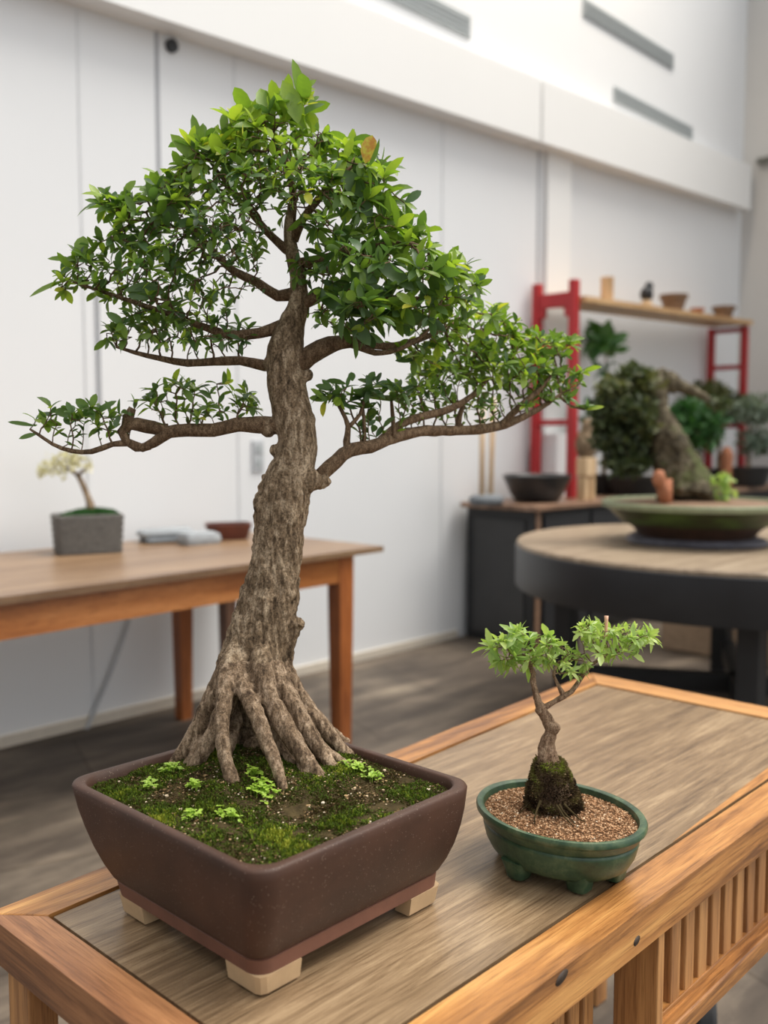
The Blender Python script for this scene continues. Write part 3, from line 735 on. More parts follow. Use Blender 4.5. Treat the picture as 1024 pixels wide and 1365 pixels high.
# --- limbs: (px, py, depth offset, radius px) then foliage ellipsoids (cx, cy, rx, ry, depth, depth radius, n, leaf length m, age)
limbs = {
 'low_left': ([(385, 566, 0, 10), (352, 567, 0, 12), (315, 566, 0, 10), (285, 574, 0, 9.5), (250, 573, 0, 9), (225, 576, 0, 9), (205, 590, 0, 7), (190, 597, 0, 5.5), (172, 590, 0, 5), (150, 592, 0, 4), (122, 602, 0, 3.5), (95, 601, 0, 3), (70, 592, 0, 2.5), (52, 580, 0, 2), (40, 572, 0, 1.4)],
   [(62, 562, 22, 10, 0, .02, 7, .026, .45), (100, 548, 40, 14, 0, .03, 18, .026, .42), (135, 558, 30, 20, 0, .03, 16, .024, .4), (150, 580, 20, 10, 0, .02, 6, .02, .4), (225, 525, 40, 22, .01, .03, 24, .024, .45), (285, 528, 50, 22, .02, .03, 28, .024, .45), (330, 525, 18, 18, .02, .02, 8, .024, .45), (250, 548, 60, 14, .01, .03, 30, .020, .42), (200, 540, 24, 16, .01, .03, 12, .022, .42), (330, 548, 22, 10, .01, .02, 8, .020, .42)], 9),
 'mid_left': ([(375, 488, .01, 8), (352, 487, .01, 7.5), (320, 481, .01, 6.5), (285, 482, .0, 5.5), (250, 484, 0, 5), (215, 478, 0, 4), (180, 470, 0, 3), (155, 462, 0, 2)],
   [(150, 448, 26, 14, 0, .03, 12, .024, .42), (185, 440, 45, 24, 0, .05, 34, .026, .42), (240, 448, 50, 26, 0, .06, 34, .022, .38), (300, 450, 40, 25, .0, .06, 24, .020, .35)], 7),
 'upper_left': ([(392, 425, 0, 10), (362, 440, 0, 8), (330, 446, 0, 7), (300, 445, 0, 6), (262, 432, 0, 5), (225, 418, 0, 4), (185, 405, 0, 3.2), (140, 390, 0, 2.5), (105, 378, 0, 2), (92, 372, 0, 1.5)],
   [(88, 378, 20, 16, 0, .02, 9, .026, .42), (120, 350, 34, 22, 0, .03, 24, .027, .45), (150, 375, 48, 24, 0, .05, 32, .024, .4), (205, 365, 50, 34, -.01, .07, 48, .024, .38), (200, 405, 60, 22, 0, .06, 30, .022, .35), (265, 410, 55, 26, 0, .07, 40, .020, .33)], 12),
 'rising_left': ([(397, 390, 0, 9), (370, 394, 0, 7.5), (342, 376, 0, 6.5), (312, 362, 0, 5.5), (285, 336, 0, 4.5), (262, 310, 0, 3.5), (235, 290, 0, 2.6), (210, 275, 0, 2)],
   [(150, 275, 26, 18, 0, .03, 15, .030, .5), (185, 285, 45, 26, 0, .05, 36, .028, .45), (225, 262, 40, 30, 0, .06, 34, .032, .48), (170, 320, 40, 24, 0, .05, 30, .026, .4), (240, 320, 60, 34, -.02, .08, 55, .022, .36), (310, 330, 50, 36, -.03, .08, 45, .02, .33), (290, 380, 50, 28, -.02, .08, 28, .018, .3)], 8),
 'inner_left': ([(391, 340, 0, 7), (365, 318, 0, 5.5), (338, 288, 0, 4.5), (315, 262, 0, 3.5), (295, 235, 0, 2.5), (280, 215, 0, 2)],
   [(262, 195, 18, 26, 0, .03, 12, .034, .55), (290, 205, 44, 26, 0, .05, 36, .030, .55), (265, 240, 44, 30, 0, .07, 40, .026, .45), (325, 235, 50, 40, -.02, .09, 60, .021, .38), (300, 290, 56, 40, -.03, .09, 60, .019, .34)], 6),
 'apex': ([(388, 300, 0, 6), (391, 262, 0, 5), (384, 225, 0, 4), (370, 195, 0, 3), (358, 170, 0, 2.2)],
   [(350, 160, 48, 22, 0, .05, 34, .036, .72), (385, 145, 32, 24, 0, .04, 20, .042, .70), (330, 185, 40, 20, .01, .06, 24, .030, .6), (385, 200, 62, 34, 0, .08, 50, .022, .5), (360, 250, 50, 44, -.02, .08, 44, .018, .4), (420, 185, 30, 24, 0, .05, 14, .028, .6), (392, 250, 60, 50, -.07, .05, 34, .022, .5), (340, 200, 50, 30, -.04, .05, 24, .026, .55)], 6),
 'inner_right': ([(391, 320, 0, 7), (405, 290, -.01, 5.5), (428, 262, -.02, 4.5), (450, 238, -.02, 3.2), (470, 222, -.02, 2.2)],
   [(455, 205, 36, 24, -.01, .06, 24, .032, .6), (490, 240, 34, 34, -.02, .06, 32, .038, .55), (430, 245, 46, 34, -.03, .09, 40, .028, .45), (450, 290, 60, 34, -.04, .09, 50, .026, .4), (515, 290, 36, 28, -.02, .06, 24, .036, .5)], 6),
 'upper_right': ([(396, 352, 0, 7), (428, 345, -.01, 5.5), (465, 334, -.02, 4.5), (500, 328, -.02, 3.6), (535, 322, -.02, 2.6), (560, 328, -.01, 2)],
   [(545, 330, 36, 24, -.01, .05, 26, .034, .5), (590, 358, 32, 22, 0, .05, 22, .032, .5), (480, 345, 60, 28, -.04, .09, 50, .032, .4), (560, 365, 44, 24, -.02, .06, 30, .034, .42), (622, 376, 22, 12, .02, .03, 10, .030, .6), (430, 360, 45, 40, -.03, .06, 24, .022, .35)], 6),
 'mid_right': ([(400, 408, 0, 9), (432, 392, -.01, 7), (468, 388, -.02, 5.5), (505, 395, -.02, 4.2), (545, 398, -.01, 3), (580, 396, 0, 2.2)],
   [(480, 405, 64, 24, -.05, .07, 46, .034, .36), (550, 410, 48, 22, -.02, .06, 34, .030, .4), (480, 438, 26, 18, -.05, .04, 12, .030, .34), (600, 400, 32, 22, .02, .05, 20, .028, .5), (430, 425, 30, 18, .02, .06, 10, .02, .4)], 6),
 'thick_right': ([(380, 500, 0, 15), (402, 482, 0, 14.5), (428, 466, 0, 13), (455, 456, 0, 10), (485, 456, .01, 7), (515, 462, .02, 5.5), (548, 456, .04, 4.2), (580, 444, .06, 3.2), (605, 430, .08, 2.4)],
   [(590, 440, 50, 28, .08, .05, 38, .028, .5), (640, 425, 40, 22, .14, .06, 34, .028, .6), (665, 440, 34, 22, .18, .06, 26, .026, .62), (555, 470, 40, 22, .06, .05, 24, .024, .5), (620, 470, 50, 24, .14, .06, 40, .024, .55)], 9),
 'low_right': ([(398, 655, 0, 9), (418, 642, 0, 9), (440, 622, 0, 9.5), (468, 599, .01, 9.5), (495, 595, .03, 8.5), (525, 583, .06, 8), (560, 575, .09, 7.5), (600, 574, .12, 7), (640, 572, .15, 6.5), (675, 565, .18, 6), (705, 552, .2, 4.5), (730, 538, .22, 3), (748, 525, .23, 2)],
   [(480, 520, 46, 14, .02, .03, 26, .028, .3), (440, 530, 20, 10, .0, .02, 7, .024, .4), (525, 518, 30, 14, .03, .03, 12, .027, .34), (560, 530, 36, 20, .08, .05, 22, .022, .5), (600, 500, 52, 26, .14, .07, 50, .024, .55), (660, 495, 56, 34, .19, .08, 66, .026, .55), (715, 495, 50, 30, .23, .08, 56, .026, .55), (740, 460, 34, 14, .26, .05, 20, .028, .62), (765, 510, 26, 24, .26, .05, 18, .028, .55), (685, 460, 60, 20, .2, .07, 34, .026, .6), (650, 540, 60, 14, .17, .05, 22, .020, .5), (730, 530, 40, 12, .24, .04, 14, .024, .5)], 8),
}
extra = {'low_left': [[(222, 574, 0, 9), (195, 568, 0, 9), (172, 566, 0, 9), (163, 576, 0, 8), (168, 588, 0, 6), (182, 597, 0, 5), (200, 594, 0, 6)], [(170, 572, 0, 9), (171, 556, 0, 8), (177, 544, 0, 5)]],
         'low_right': [[(745, 527, .23, 2.2), (760, 540, .245, 1.6), (779, 546, .26, 1.1)], [(500, 594, .04, 6), (530, 568, .06, 5.5), (560, 556, .08, 5.5), (600, 545, .11, 5), (630, 527, .13, 4), (650, 505, .15, 3)], [(664, 570, .17, 4), (690, 545, .17, 4.5), (720, 518, .18, 3.5), (735, 500, .18, 2)], [(463, 604, .01, 5), (462, 588, .01, 4.5), (464, 568, .01, 3.6), (456, 548, .01, 2.8), (446, 533, .01, 2)], [(466, 568, .01, 3), (480, 552, .01, 2.4), (486, 530, .01, 1.8)], [(485, 596, .02, 3), (486, 570, .02, 2.6), (484, 545, .02, 2)], [(525, 583, .05, 3.4), (524, 560, .05, 2.8), (522, 535, .04, 2)], [(610, 574, .13, 5), (612, 556, .13, 4), (618, 540, .13, 3)]],
         'thick_right': [[(470, 458, 0, 6), (500, 470, 0, 4), (530, 466, 0, 3), (560, 450, .02, 2.4), (585, 425, .03, 1.8)]]}
for nm, (L, blobs, lock) in limbs.items():
    blobs = [(*q[:6], int(q[6] * (1.22 if q[1] < 480 else 1.12)), q[7] * (.92 if q[7] < .03 else 1.0), q[8] - (.06 if q[8] > .5 else 0)) for q in blobs]
    pts, rad = path(L, step=.011)
    att, size = ell(blobs, TD)
    lk = 3
    g = grow(pts, rad, att, .0085, .0105, infl=.5, iters=60, rmin=.0007, jitter=.24, up=.05, locked=int(len(pts) * .22) if nm not in ('apex',) else 2)
    mb = MB(); twig_mesh(mb, g, 5, 10, .22)
    for ex in extra.get(nm, []):
        a, b = path(ex, step=.008); mb.tube(a, b, 8, .22)
    br = mb.build('branch', M['bark_twig'], bb, True)
    lf = MB()
    for ex in extra.get(nm, []):
        if nm != 'low_right' or ex[-1][3] > 2.2: continue
        tip = od(ex[-1][0], ex[-1][1], TD + ex[-1][2])
        for q in range(8):
            a = q * 2.4; dd = np.array([math.cos(a), math.sin(a), .25 + .1 * q])
            lf.leaf(tip, dd, np.array([0, 0, 1.0]) + rng.normal(size=3) * .3, random.uniform(.018, .030), .011, .25, random.uniform(.2, .45), 4)
    dress(lf, g, size, count=(4, 7), ratio=.41, side_p=1.0 if nm.startswith('low') else .75, upbias=.5, side_scale=.8 if nm.startswith('low') else .62)
    fo = lf.build('foliage', M['leaf'], br, True)

# the individually recognisable large leaves (base px, tip px, width px, depth, age)
hero = [((405, 172), (375, 106), 24, -.03, .72), ((398, 165), (385, 122), 22, -.04, .66), ((362, 165), (347, 116), 26, -.01, .64), ((345, 170), (318, 136), 16, -.01, .75), ((372, 150), (362, 114), 18, 0, .66),
        ((270, 222), (225, 180), 18, -.01, .62), ((268, 200), (255, 152), 12, 0, .5), ((272, 192), (272, 165), 9, 0, .5), ((300, 178), (298, 150), 12, 0, .6), ((410, 140), (426, 128), 8, .01, .5),
        ((487, 218), (497, 180), 21, -.06, .985), ((480, 235), (462, 205), 20, -.01, .68), ((452, 228), (412, 238), 22, -.05, .34), ((455, 226), (484, 268), 28, -.05, .34), ((480, 262), (490, 296), 22, -.05, .3), ((505, 262), (555, 279), 12, -.02, .4), ((500, 290), (540, 284), 12, -.02, .66),
        ((530, 312), (573, 304), 10, 0, .65), ((495, 225), (516, 216), 14, 0, .45), ((505, 238), (530, 241), 9, 0, .6), ((455, 360), (502, 378), 20, -.06, .3), ((495, 345), (550, 388), 22, -.06, .33), ((420, 355), (450, 362), 18, -.06, .3),
        ((545, 385), (566, 345), 22, -.03, .33), ((540, 390), (560, 365), 20, -.05, .38), ((585, 340), (602, 372), 12, .01, .7), ((600, 372), (648, 371), 10, .03, .66), ((596, 385), (625, 362), 12, .03, .6), ((465, 425), (492, 460), 20, -.06, .28), ((425, 395), (455, 410), 20, -.06, .3), ((455, 400), (505, 402), 22, -.06, .3), ((470, 385), (520, 395), 20, -.06, .3),
        ((88, 374), (38, 396), 11, 0, .55), ((108, 345), (110, 314), 20, 0, .58), ((100, 347), (62, 346), 8, 0, .5), ((150, 275), (113, 267), 9, 0, .45), ((155, 268), (128, 250), 8, 0, .5), ((165, 262), (180, 240), 14, 0, .6), ((235, 262), (208, 235), 18, 0, .5), ((245, 262), (258, 226), 20, 0, .45), ((200, 262), (192, 246), 8, 0, .5), ((210, 275), (238, 295), 20, -.04, .33), ((275, 300), (232, 300), 18, -.05, .3),
        ((48, 568), (8, 565), 6, 0, .35), ((58, 566), (55, 548), 11, 0, .68), ((50, 578), (26, 586), 7, 0, .4), ((125, 552), (155, 536), 9, 0, .35), ((120, 548), (100, 533), 13, 0, .42), ((100, 556), (72, 548), 14, 0, .42),
        ((462, 512), (435, 508), 9, .02, .3), ((470, 508), (468, 496), 10, .02, .28), ((490, 510), (500, 496), 10, .02, .3), ((500, 512), (528, 516), 12, .02, .25), ((440, 533), (412, 532), 10, .0, .5), ((445, 520), (420, 515), 9, .0, .35),
        ((778, 546), (806, 544), 6, .26, .8), ((740, 455), (780, 452), 10, .26, .55), ((725, 460), (745, 445), 14, .26, .6), ((650, 415), (680, 410), 16, .17, .62), ((645, 412), (630, 398), 14, .17, .62), ((700, 470), (660, 415), 12, .18, .6),
        ((170, 395), (215, 392), 22, -.04, .32), ((165, 388), (210, 382), 14, -.04, .36)]
hm = MB()
for (b, t, w, dd, ag) in hero:
    D = TD + dd; p = od(b[0], b[1], D); q = od(t[0], t[1], D + random.uniform(-.008, .008)); d = q - p; L = np.linalg.norm(d)
    face = -FW * 1.0 + np.array([0, 0, .35]) + rng.normal(size=3) * .10
    hm.leaf(p, d + np.array([0, 0, .1]) * L, face, L * 1.02, w * D / F, .12, ag, 4)
hf = hm.build('large_leaves', M['leaf'], bb, True)

# bright seedlings round the roots
sd = MB()
for (px, py, n, s) in ((352, 1050, 46, 16), (258, 1042, 16, 9), (228, 1022, 22, 16), (475, 1015, 26, 18), (500, 1025, 20, 14), (300, 1075, 16, 12), (255, 1075, 14, 10), (200, 1035, 12, 14), (340, 1035, 20, 14)):
    c0 = oz(px, py, .832)
    for k in range(n):
        x = c0[0] + random.gauss(0, s * .9 / F * .5); y = c0[1] + random.gauss(0, s * .9 / F * .7)
        if not in_pot(x, y, .004): continue
        z = soil_h(x, y) + random.uniform(.002, .009)
        for j in range(4):
            a = random.random() * 6.28; L = random.uniform(.003, .006)
            sd.leaf(np.array([x, y, z]), np.array([math.cos(a), math.sin(a), random.uniform(0, .8)]), np.array([0, 0, 1.0]), L, L * .8, .2, random.uniform(.6, .95), 3)
        sd.tube([(x, y, z - .009), (x, y, z)], [.0003, .0003], 3, age=.7)
sd.build('seedling', M['seedl'], soil)['kind'] = 'stuff'

# ================================================================= SMALL BONSAI ON THE TABLE
SC = (.925, .590)
sb_ = thing('potted_bonsai', 'small young bonsai in a footed oval green pot on the teak table', 'bonsai', (SC[0], SC[1], TZ))
sx_, sy_, srot = .086, .106, -.13
prof = [(.70, .0150), (.76, .0145), (.82, .019), (.88, .030), (.915, .0435), (.915, .0465), (.90, .048), (.93, .0505), (.96, .057), (.975, .0595), (1.0, .061), (1.005, .0645), (.99, .0675), (.95, .068), (.915, .0665), (.905, .062), (.89, .05)]
m = MB(); m.lathe(prof, (SC[0], SC[1], TZ), 56, sx_, sy_, srot); m.build('pot', M['greenpot'], sb_, True, 50)
for a in [math.radians(q) for q in (166, 231, 283, 346, 51, 103)]:
    x = SC[0] + .059 * math.cos(a); y = SC[1] + .066 * math.sin(a)
    m = MB(); r_ = []
    for z, s in ((0, .0105), (.002, .0118), (.010, .0130), (.022, .0165)):
        r_.append([(px, py, TZ + z) for px, py in rrect(x, y, s, s, .006, 2)])
    m.loft(r_); m.build('pot_foot', M['greenpot'], sb_, True, 50)
def s_h(x, y): d = math.hypot(x - SC[0], y - SC[1]); return TZ + .0595 + .004 * math.exp(-(d / .04) ** 2) + .0012 * mn.noise(Vector((x * 80, y * 80, 0)))
m = MB(); rings = []
for i in range(16, 0, -1):
    t = i / 16 * .905; rg = []
    for k in range(48):
        a = 2 * PI * k / 48; x = t * sx_ * math.cos(a); y = t * sy_ * math.sin(a)
        X = SC[0] + x * math.cos(srot) - y * math.sin(srot); Y = SC[1] + x * math.sin(srot) + y * math.cos(srot); rg.append((X, Y, s_h(X, Y)))
    rings.append(rg)
m.loft(rings, False, True); ssoil = m.build('soil', M['soil2'], sb_, True)
gr = MB()
for i in range(5500):
    a = random.random() * 2 * PI; t = math.sqrt(random.random()) * .885; x = t * sx_ * math.cos(a); y = t * sy_ * math.sin(a)
    X = SC[0] + x * math.cos(srot) - y * math.sin(srot); Y = SC[1] + x * math.sin(srot) + y * math.cos(srot)
    s = random.uniform(.0007, .0016); gr.blob((X, Y, s_h(X, Y) + s * .5), (s, s * random.uniform(.6, 1), s * .8), random.uniform(.1, .9) if random.random() > .02 else 1, 5, 3, .5)
gr.build('grit', M['grit'], ssoil)['kind'] = 'stuff'
SD = 1.125
def sp(L, step=.004):
    pts = [od(x, y, SD + dd) for x, y, dd, r in L]; rad = [r * (SD + dd) / F for x, y, dd, r in L]; return resample(pts, rad, step)
m = MB()
a, b = sp([(738, 1080, 0, 24), (737, 1060, 0, 24), (735, 1040, 0, 20), (733, 1022, 0, 16), (730, 1008, 0, 13), (730, 990, 0, 10), (735, 975, 0, 9), (730, 960, 0, 7.5), (722, 945, 0, 6.5), (716, 930, 0, 4.6), (711, 910, 0, 3.6), (710, 893, 0, 3), (704, 880, 0, 2.2)]); m.tube(a, b, 14, .12)
c = od(738, 971, SD - .003); m.blob(c, .0085, None, 8, 6, .2); c = od(722, 947, SD); m.blob(c, .007, None, 8, 6, .2)
tmp = m.build('tmp', M['smallbark']); md = tmp.modifiers.new('r', 'REMESH'); md.mode = 'VOXEL'; md.voxel_size = .0012
dg = bpy.context.evaluated_depsgraph_get(); me = bpy.data.meshes.new_from_object(tmp.evaluated_get(dg)); bpy.data.objects.remove(tmp)
mm_ = MB()
for v in me.vertices:
    p = v.co; q = mn.noise(Vector((p.x * 120, p.y * 120, p.z * 70))) * .0016 + mn.noise(Vector((p.x * 400, p.y * 400, p.z * 300))) * .0007
    
    w = p + v.normal * q; mm_.v.append(tuple(w)); mm_.a.append(.5)
mm_.f = [tuple(p.vertices) for p in me.polygons]
mm_.build('trunk', M['smallbark'], sb_, True)
# mossy root ball over the trunk base
ms = MB()
for i in range(9000):
    th = random.random() * 2 * PI; t = random.random() ** .8
    py = 1010 + t * 68; rpx = 16 + 19 * min(1, t * 1.35) ** .9
    c = od(732 + t * 7, py, SD); rr_ = rpx * SD / F * (1.02 + .10 * mn.noise(Vector((th * 2, t * 6, 3))))
    x = c[0] + rr_ * math.cos(th); y = c[1] + rr_ * math.sin(th); z = c[2]
    if z < TZ + .06: continue
    n_ = np.array([math.cos(th), math.sin(th), .4]) + rng.normal(size=3) * .4
    g_ = mn.noise(Vector((th * 1.5, t * 5, 0)))
    ms.leaf(np.array([x, y, z]) - n_ * .001, n_, rng.normal(size=3), random.uniform(.002, .005), .0014, .1, max(0, min(1, .26 + .8 * g_ + (.24 if t < .4 else -.16) + random.uniform(-.15, .15))), 3)
ms.build('moss', M['rootmoss'], sb_)['kind'] = 'stuff'
m = MB()
for i in range(14):
    a = random.random() * 6.28; r0 = .018; p0 = np.array(od(738, 1062, SD - .02)); ps = []
    for j in range(5):
        r1 = r0 + j * .0055; ps.append((p0[0] + r1 * math.cos(a + j * .1), p0[1] + r1 * math.sin(a + j * .1), TZ + .080 - j * .0046 + random.uniform(-.001, .001)))
    m.tube(ps, [.0018, .0015, .0012, .0009, .0005], 5, .3)
m.build('surface_roots', M['soil'], sb_, True)
slimbs = [([(712, 900, 0, 3.5), (706, 885, 0, 3), (695, 876, 0, 2), (680, 870, 0, 1.5)],
           [(672, 872, 28, 20, 0, .03, 34, .025, .55), (690, 855, 26, 18, 0, .03, 34, .022, .6), (718, 858, 30, 14, 0, .03, 30, .020, .6), (705, 880, 30, 14, 0, .03, 26, .020, .45)]),
          ([(722, 945, 0, 5), (738, 936, 0, 3.8), (752, 928, 0, 4.5), (762, 922, 0, 3.5), (774, 905, .01, 3), (790, 885, .01, 2.2), (820, 868, .01, 1.6)],
           [(785, 840, 22, 12, 0, .03, 22, .017, .75), (815, 845, 36, 12, .01, .03, 44, .018, .7), (850, 850, 32, 12, .01, .03, 36, .020, .6), (800, 872, 34, 14, .0, .03, 34, .020, .55), (832, 868, 22, 10, .0, .03, 20, .020, .5)]),
          ([(752, 928, 0, 4), (745, 915, 0, 2.6), (738, 900, 0, 2), (742, 886, 0, 1.5)],
           [(745, 880, 28, 18, 0, .03, 50, .014, .6), (768, 888, 28, 16, .0, .03, 40, .014, .5), (740, 862, 24, 8, 0, .02, 18, .013, .7)])]
for L, blobs in slimbs:
    a, b = sp(L, .008); att, size = ell(blobs, SD)
    g = grow(a, b, att, .006, .008, infl=.4, rmin=.0005, jitter=.15, up=.05, locked=2)
    mb = MB(); twig_mesh(mb, g, 4, 8, .2); br = mb.build('branch', M['smallbark'], sb_, True)
    lf = MB(); dress(lf, g, size, count=(5, 8), ratio=.36, side_p=.7, upbias=.35, seg=3, tip_age=.2, twr=.0015); lf.build('foliage', M['leaf_small'], br, True)
m = MB(); a, b = sp([(808, 848, 0, 2.2), (808, 838, 0, 2.2), (808.5, 826, 0, 2.6), (808.5, 821, 0, 2.8)]); m.tube(a, b, 8)
m.build('pink_bud', plain('pale_bud', (.75, .42, .28), .5), sb_, True)

# ================================================================= LEFT WORK TABLE
wt = thing('work_table', 'long oak-topped work table with orange stained legs against the white wall', 'table', (1.2, 3.0, 0))
H2 = .77
m = MB(); P = [(-.6, 2.40), (2.72, 2.565), (2.72, 3.46), (-.6, 3.46)]; m.quadprism(P, H2 - .022, H2); m.build('tabletop', M['oak_top'], wt)
m = MB(); m.quadprism([(-.5, 2.43), (2.56, 2.595), (2.56, 2.620), (-.5, 2.455)], H2 - .125, H2 - .022); m.build('apron', M['orange_wood'], wt)
m = MB(); m.box(2.535, 2.56, 2.62, 3.42, H2 - .125, H2 - .022); m.build('apron', M['orange_wood'], wt)
m = MB(); m.box(-.5, 2.56, 3.40, 3.425, H2 - .125, H2 - .022); m.build('apron', M['orange_wood'], wt)
for (x0, x1, y0, y1, mt) in ((2.50, 2.575, 2.585, 2.66, 'orange_leg'), (2.555, 2.62, 3.375, 3.44, 'shaded_leg'), (2.275, 2.345, 3.32, 3.39, 'orange_leg'), (-.5, -.43, 2.43, 2.50, 'orange_leg'), (-.5, -.43, 3.36, 3.43, 'orange_leg')):
    m = MB(); z1 = H2 - .023; w_ = (x1 - x0) / 2; cx, cy = (x0 + x1) / 2, (y0 + y1) / 2
    m.loft([[(px, py, z) for px, py in rrect(cx, cy, w_ * s, w_ * s, .004, 2)] for z, s in ((0, .78), (.5, .95), (z1, 1.0))]); m.build('leg', M[mt], wt)
p = oz(165, 770, H2)
m = MB(); m.blob((p[0], p[1] - .006, H2 - .010), (.03, .012, .012), None, 8, 5, .3); m.build('knot', M['knot'], wt)

t = thing('potted_bonsai', 'pale blossoming bonsai in a ribbed grey rectangular pot on the work table', 'bonsai', (1.80, 3.22, H2))
c0 = (1.815, 3.24)
ang = -.35
def rot(pts, c, a): return [(c[0] + (x - c[0]) * math.cos(a) - (y - c[1]) * math.sin(a), c[1] + (x - c[0]) * math.sin(a) + (y - c[1]) * math.cos(a), z) for x, y, z in pts]
m = MB(); rings = []
for i in range(13):
    z = H2 + .012 * i; q = .004 if i % 2 else 0; s = 1 + .006 * i
    rings.append(rot([(x, y, z) for x, y in rrect(c0[0], c0[1],   .112 * s + q, .078 * s + q, .015, 3)], c0, ang))
rings.append(rot([(x, y, H2 + .145) for x, y in rrect(c0[0], c0[1], .106, .072, .012, 3)], c0, ang)); rings.append(rot([(x, y, H2 + .11) for x, y in rrect(c0[0], c0[1], .102, .070, .012, 3)], c0, ang))
m.loft(rings); m.build('pot', M['greypot'], t, True, 50)
FD = 3.54 * 1.0
FD = (np.array([c0[0], c0[1], H2 + .15]) - O) @ FW
m = MB(); mo = MB()
for i in range(2600):
    u, v = random.uniform(-.085, .105), random.uniform(-.062, .062)
    x = c0[0] + u * math.cos(ang) - v * math.sin(ang); y = c0[1] + u * math.sin(ang) + v * math.cos(ang); z = H2 + .135 + .025 * max(0, 1 - ((u - .02) / .11) ** 2) * max(0, 1 - (v / .09) ** 2) + .006 * random.random()
    mo.leaf(np.array([x, y, z - .01]), rng.normal(size=3) * .6 + np.array([0, 0, 1]), rng.normal(size=3), .016, .007, .1, random.uniform(0, .7), 3)
mo.build('moss', M['leaf_mid'], t)['kind'] = 'stuff'
m.box(c0[0] - .09, c0[0] + .09, c0[1] - .05, c0[1] + .05, H2 + .10, H2 + .135); m.build('soil', M['soil'], t)
def fp(L, D, step=.02): 
    return resample([od(x, y, D + dd) for x, y, dd, r in L], [r * (D + dd) / F for x, y, dd, r in L], step)
m = MB(); a, b = fp([(124, 696, 0, 9), (122, 680, 0, 6), (117, 662, 0, 4.5), (110, 645, 0, 3.6), (103, 632, 0, 3)], FD); m.tube(a, b, 8, .2); m.build('trunk', M['bark'], t, True)
for L, bl in (([(104, 634, 0, 3), (95, 626, 0, 2), (80, 620, 0, 1.5)], [(84, 620, 30, 18, 0, .06, 40, .024, .6), (62, 628, 20, 10, 0, .05, 18, .024, .5), (98, 614, 18, 12, 0, .04, 26, .028, .6)]),
              ([(104, 634, 0, 3), (112, 626, 0, 1.6), (120, 622, 0, 1)], [(116, 622, 10, 12, 0, .04, 10, .02, .6)])):
    a, b = fp(L, FD); att, size = ell(bl, FD); g = grow(a, b, att, .02, .028, rmin=.0014, jitter=.2, locked=1)
    mb = MB(); twig_mesh(mb, g, 4, 6); br = mb.build('branch', M['bark_twig'], t, True)
    lf = MB(); dress(lf, g, size, count=(4, 6), ratio=.6, side_p=.4, seg=3, twr=.01); fill(lf, bl, FD, n=1.2); lf.build('blossom', M['leaf_dry'], br, True)

# folded grey cloths and red-brown pot
def slab(c, hx, hy, z0, z1, ang, mat, name, par, wav=.006, r=.02):
    m = MB(); rings = []
    for i in range(6):
        z = z0 + (z1 - z0) * i / 5; s = 1 - .10 * abs(i - 2.5) / 2.5
        rg = rot([(x, y, z) for x, y in rrect(c[0], c[1], hx * s, hy * s, r, 4)], c, ang)
        rings.append([(x, y, z + (wav * mn.noise(Vector((x * 12, y * 12, z * 9))) if i else 0)) for x, y, z in rg])
    m.loft(rings); return m.build(name, M[mat], par, True, 60)
c1 = (2.235, 3.33)
t = thing('folded_cloth', 'folded pale blue-grey cloth on the work table beside the blossoming bonsai', 'cloth', (c1[0], c1[1], H2))
slab(c1, .115, .07, H2, H2 + .022, -.3, 'clothdk', 'lower_fold', t); slab((c1[0] - .01, c1[1] + .01), .115, .06, H2 + .022, H2 + .052, -.35, 'cloth', 'upper_fold', t)
o = slab((2.27, 3.17), .085, .05, H2, H2 + .045, -.1, 'cloth', 'rolled_cloth', None, .008); tag(o, 'rolled grey cloth lying in front of the folded cloth', 'cloth')
c2 = (2.47, 3.24)
m = MB(); rings = []
for z, s, q in ((0, .84, 0), (.006, .88, 0), (.05, 1, 0), (.056, 1.05, 0), (.066, 1.05, 0), (.066, .95, 0), (.03, .9, 0)):
    rings.append(rot([(x, y, H2 + z) for x, y in rrect(c2[0], c2[1], .092 * s, .062 * s, .02, 4)], c2, -.55))
m.loft(rings); o = m.build('empty_bonsai_pot', M['redbrown'], smooth=True, sharp=40); tag(o, 'empty red-brown rectangular pot at the right end of the work table', 'pot')

# ================================================================= BLACK CABINET, BENCH AND WHAT STANDS ON THEM
CZ = .82
cb = thing('black_cabinet', 'black cabinet with a brown wooden top against the wall', 'cabinet', (4.9, 3.05, 0))
m = MB(); m.box(4.45, 5.55, 3.03, WY - .04, .0, CZ - .035, .004); m.build('body', M['black'], cb)
m = MB(); m.box(4.439, 4.449, 3.09, WY - .10, .05, CZ - .09, .003); m.build('side_panel', M['char'], cb)
m = MB(); m.box(4.46, 4.50, 3.018, 3.03, .0, CZ - .04, .003); m.build('corner_strip', M['cab_top'], cb)
for x0 in (4.53, 5.04):
    m = MB(); m.box(x0, x0 + .48, 3.010, 3.029, .06, CZ - .06, .004); d_ = m.build('door', M['black_apron'], cb)
    m = MB(); m.tube([(x0 + .42, 3.0, .5), (x0 + .42, 3.0, .62)], [.006, .006], 6); m.build('handle', M['black'], d_)
m = MB(); m.box(4.38, 5.60, 2.97, WY - .04, CZ - .032, CZ, .006); m.build('cabinet_top', M['cab_top'], cb)
bn = thing('black_bench', 'long low black bench continuing right of the cabinet under the red shelf', 'bench', (6.8, 3.2, 0))
m = MB(); m.box(5.605, 8.1, 2.95, WY - .04, CZ - .04, CZ, .006); m.build('bench_top', M['cab_top'], bn)
m = MB(); m.box(5.62, 8.05, 3.0, 3.02, CZ - .35, CZ - .04); m.build('front_panel', M['black'], bn)
for x in (5.65, 6.8, 7.98):
    for y in (3.02, 3.42):
        m = MB(); m.box(x, x + .07, y, y + .07, 0, CZ - .04); m.build('leg', M['black'], bn)

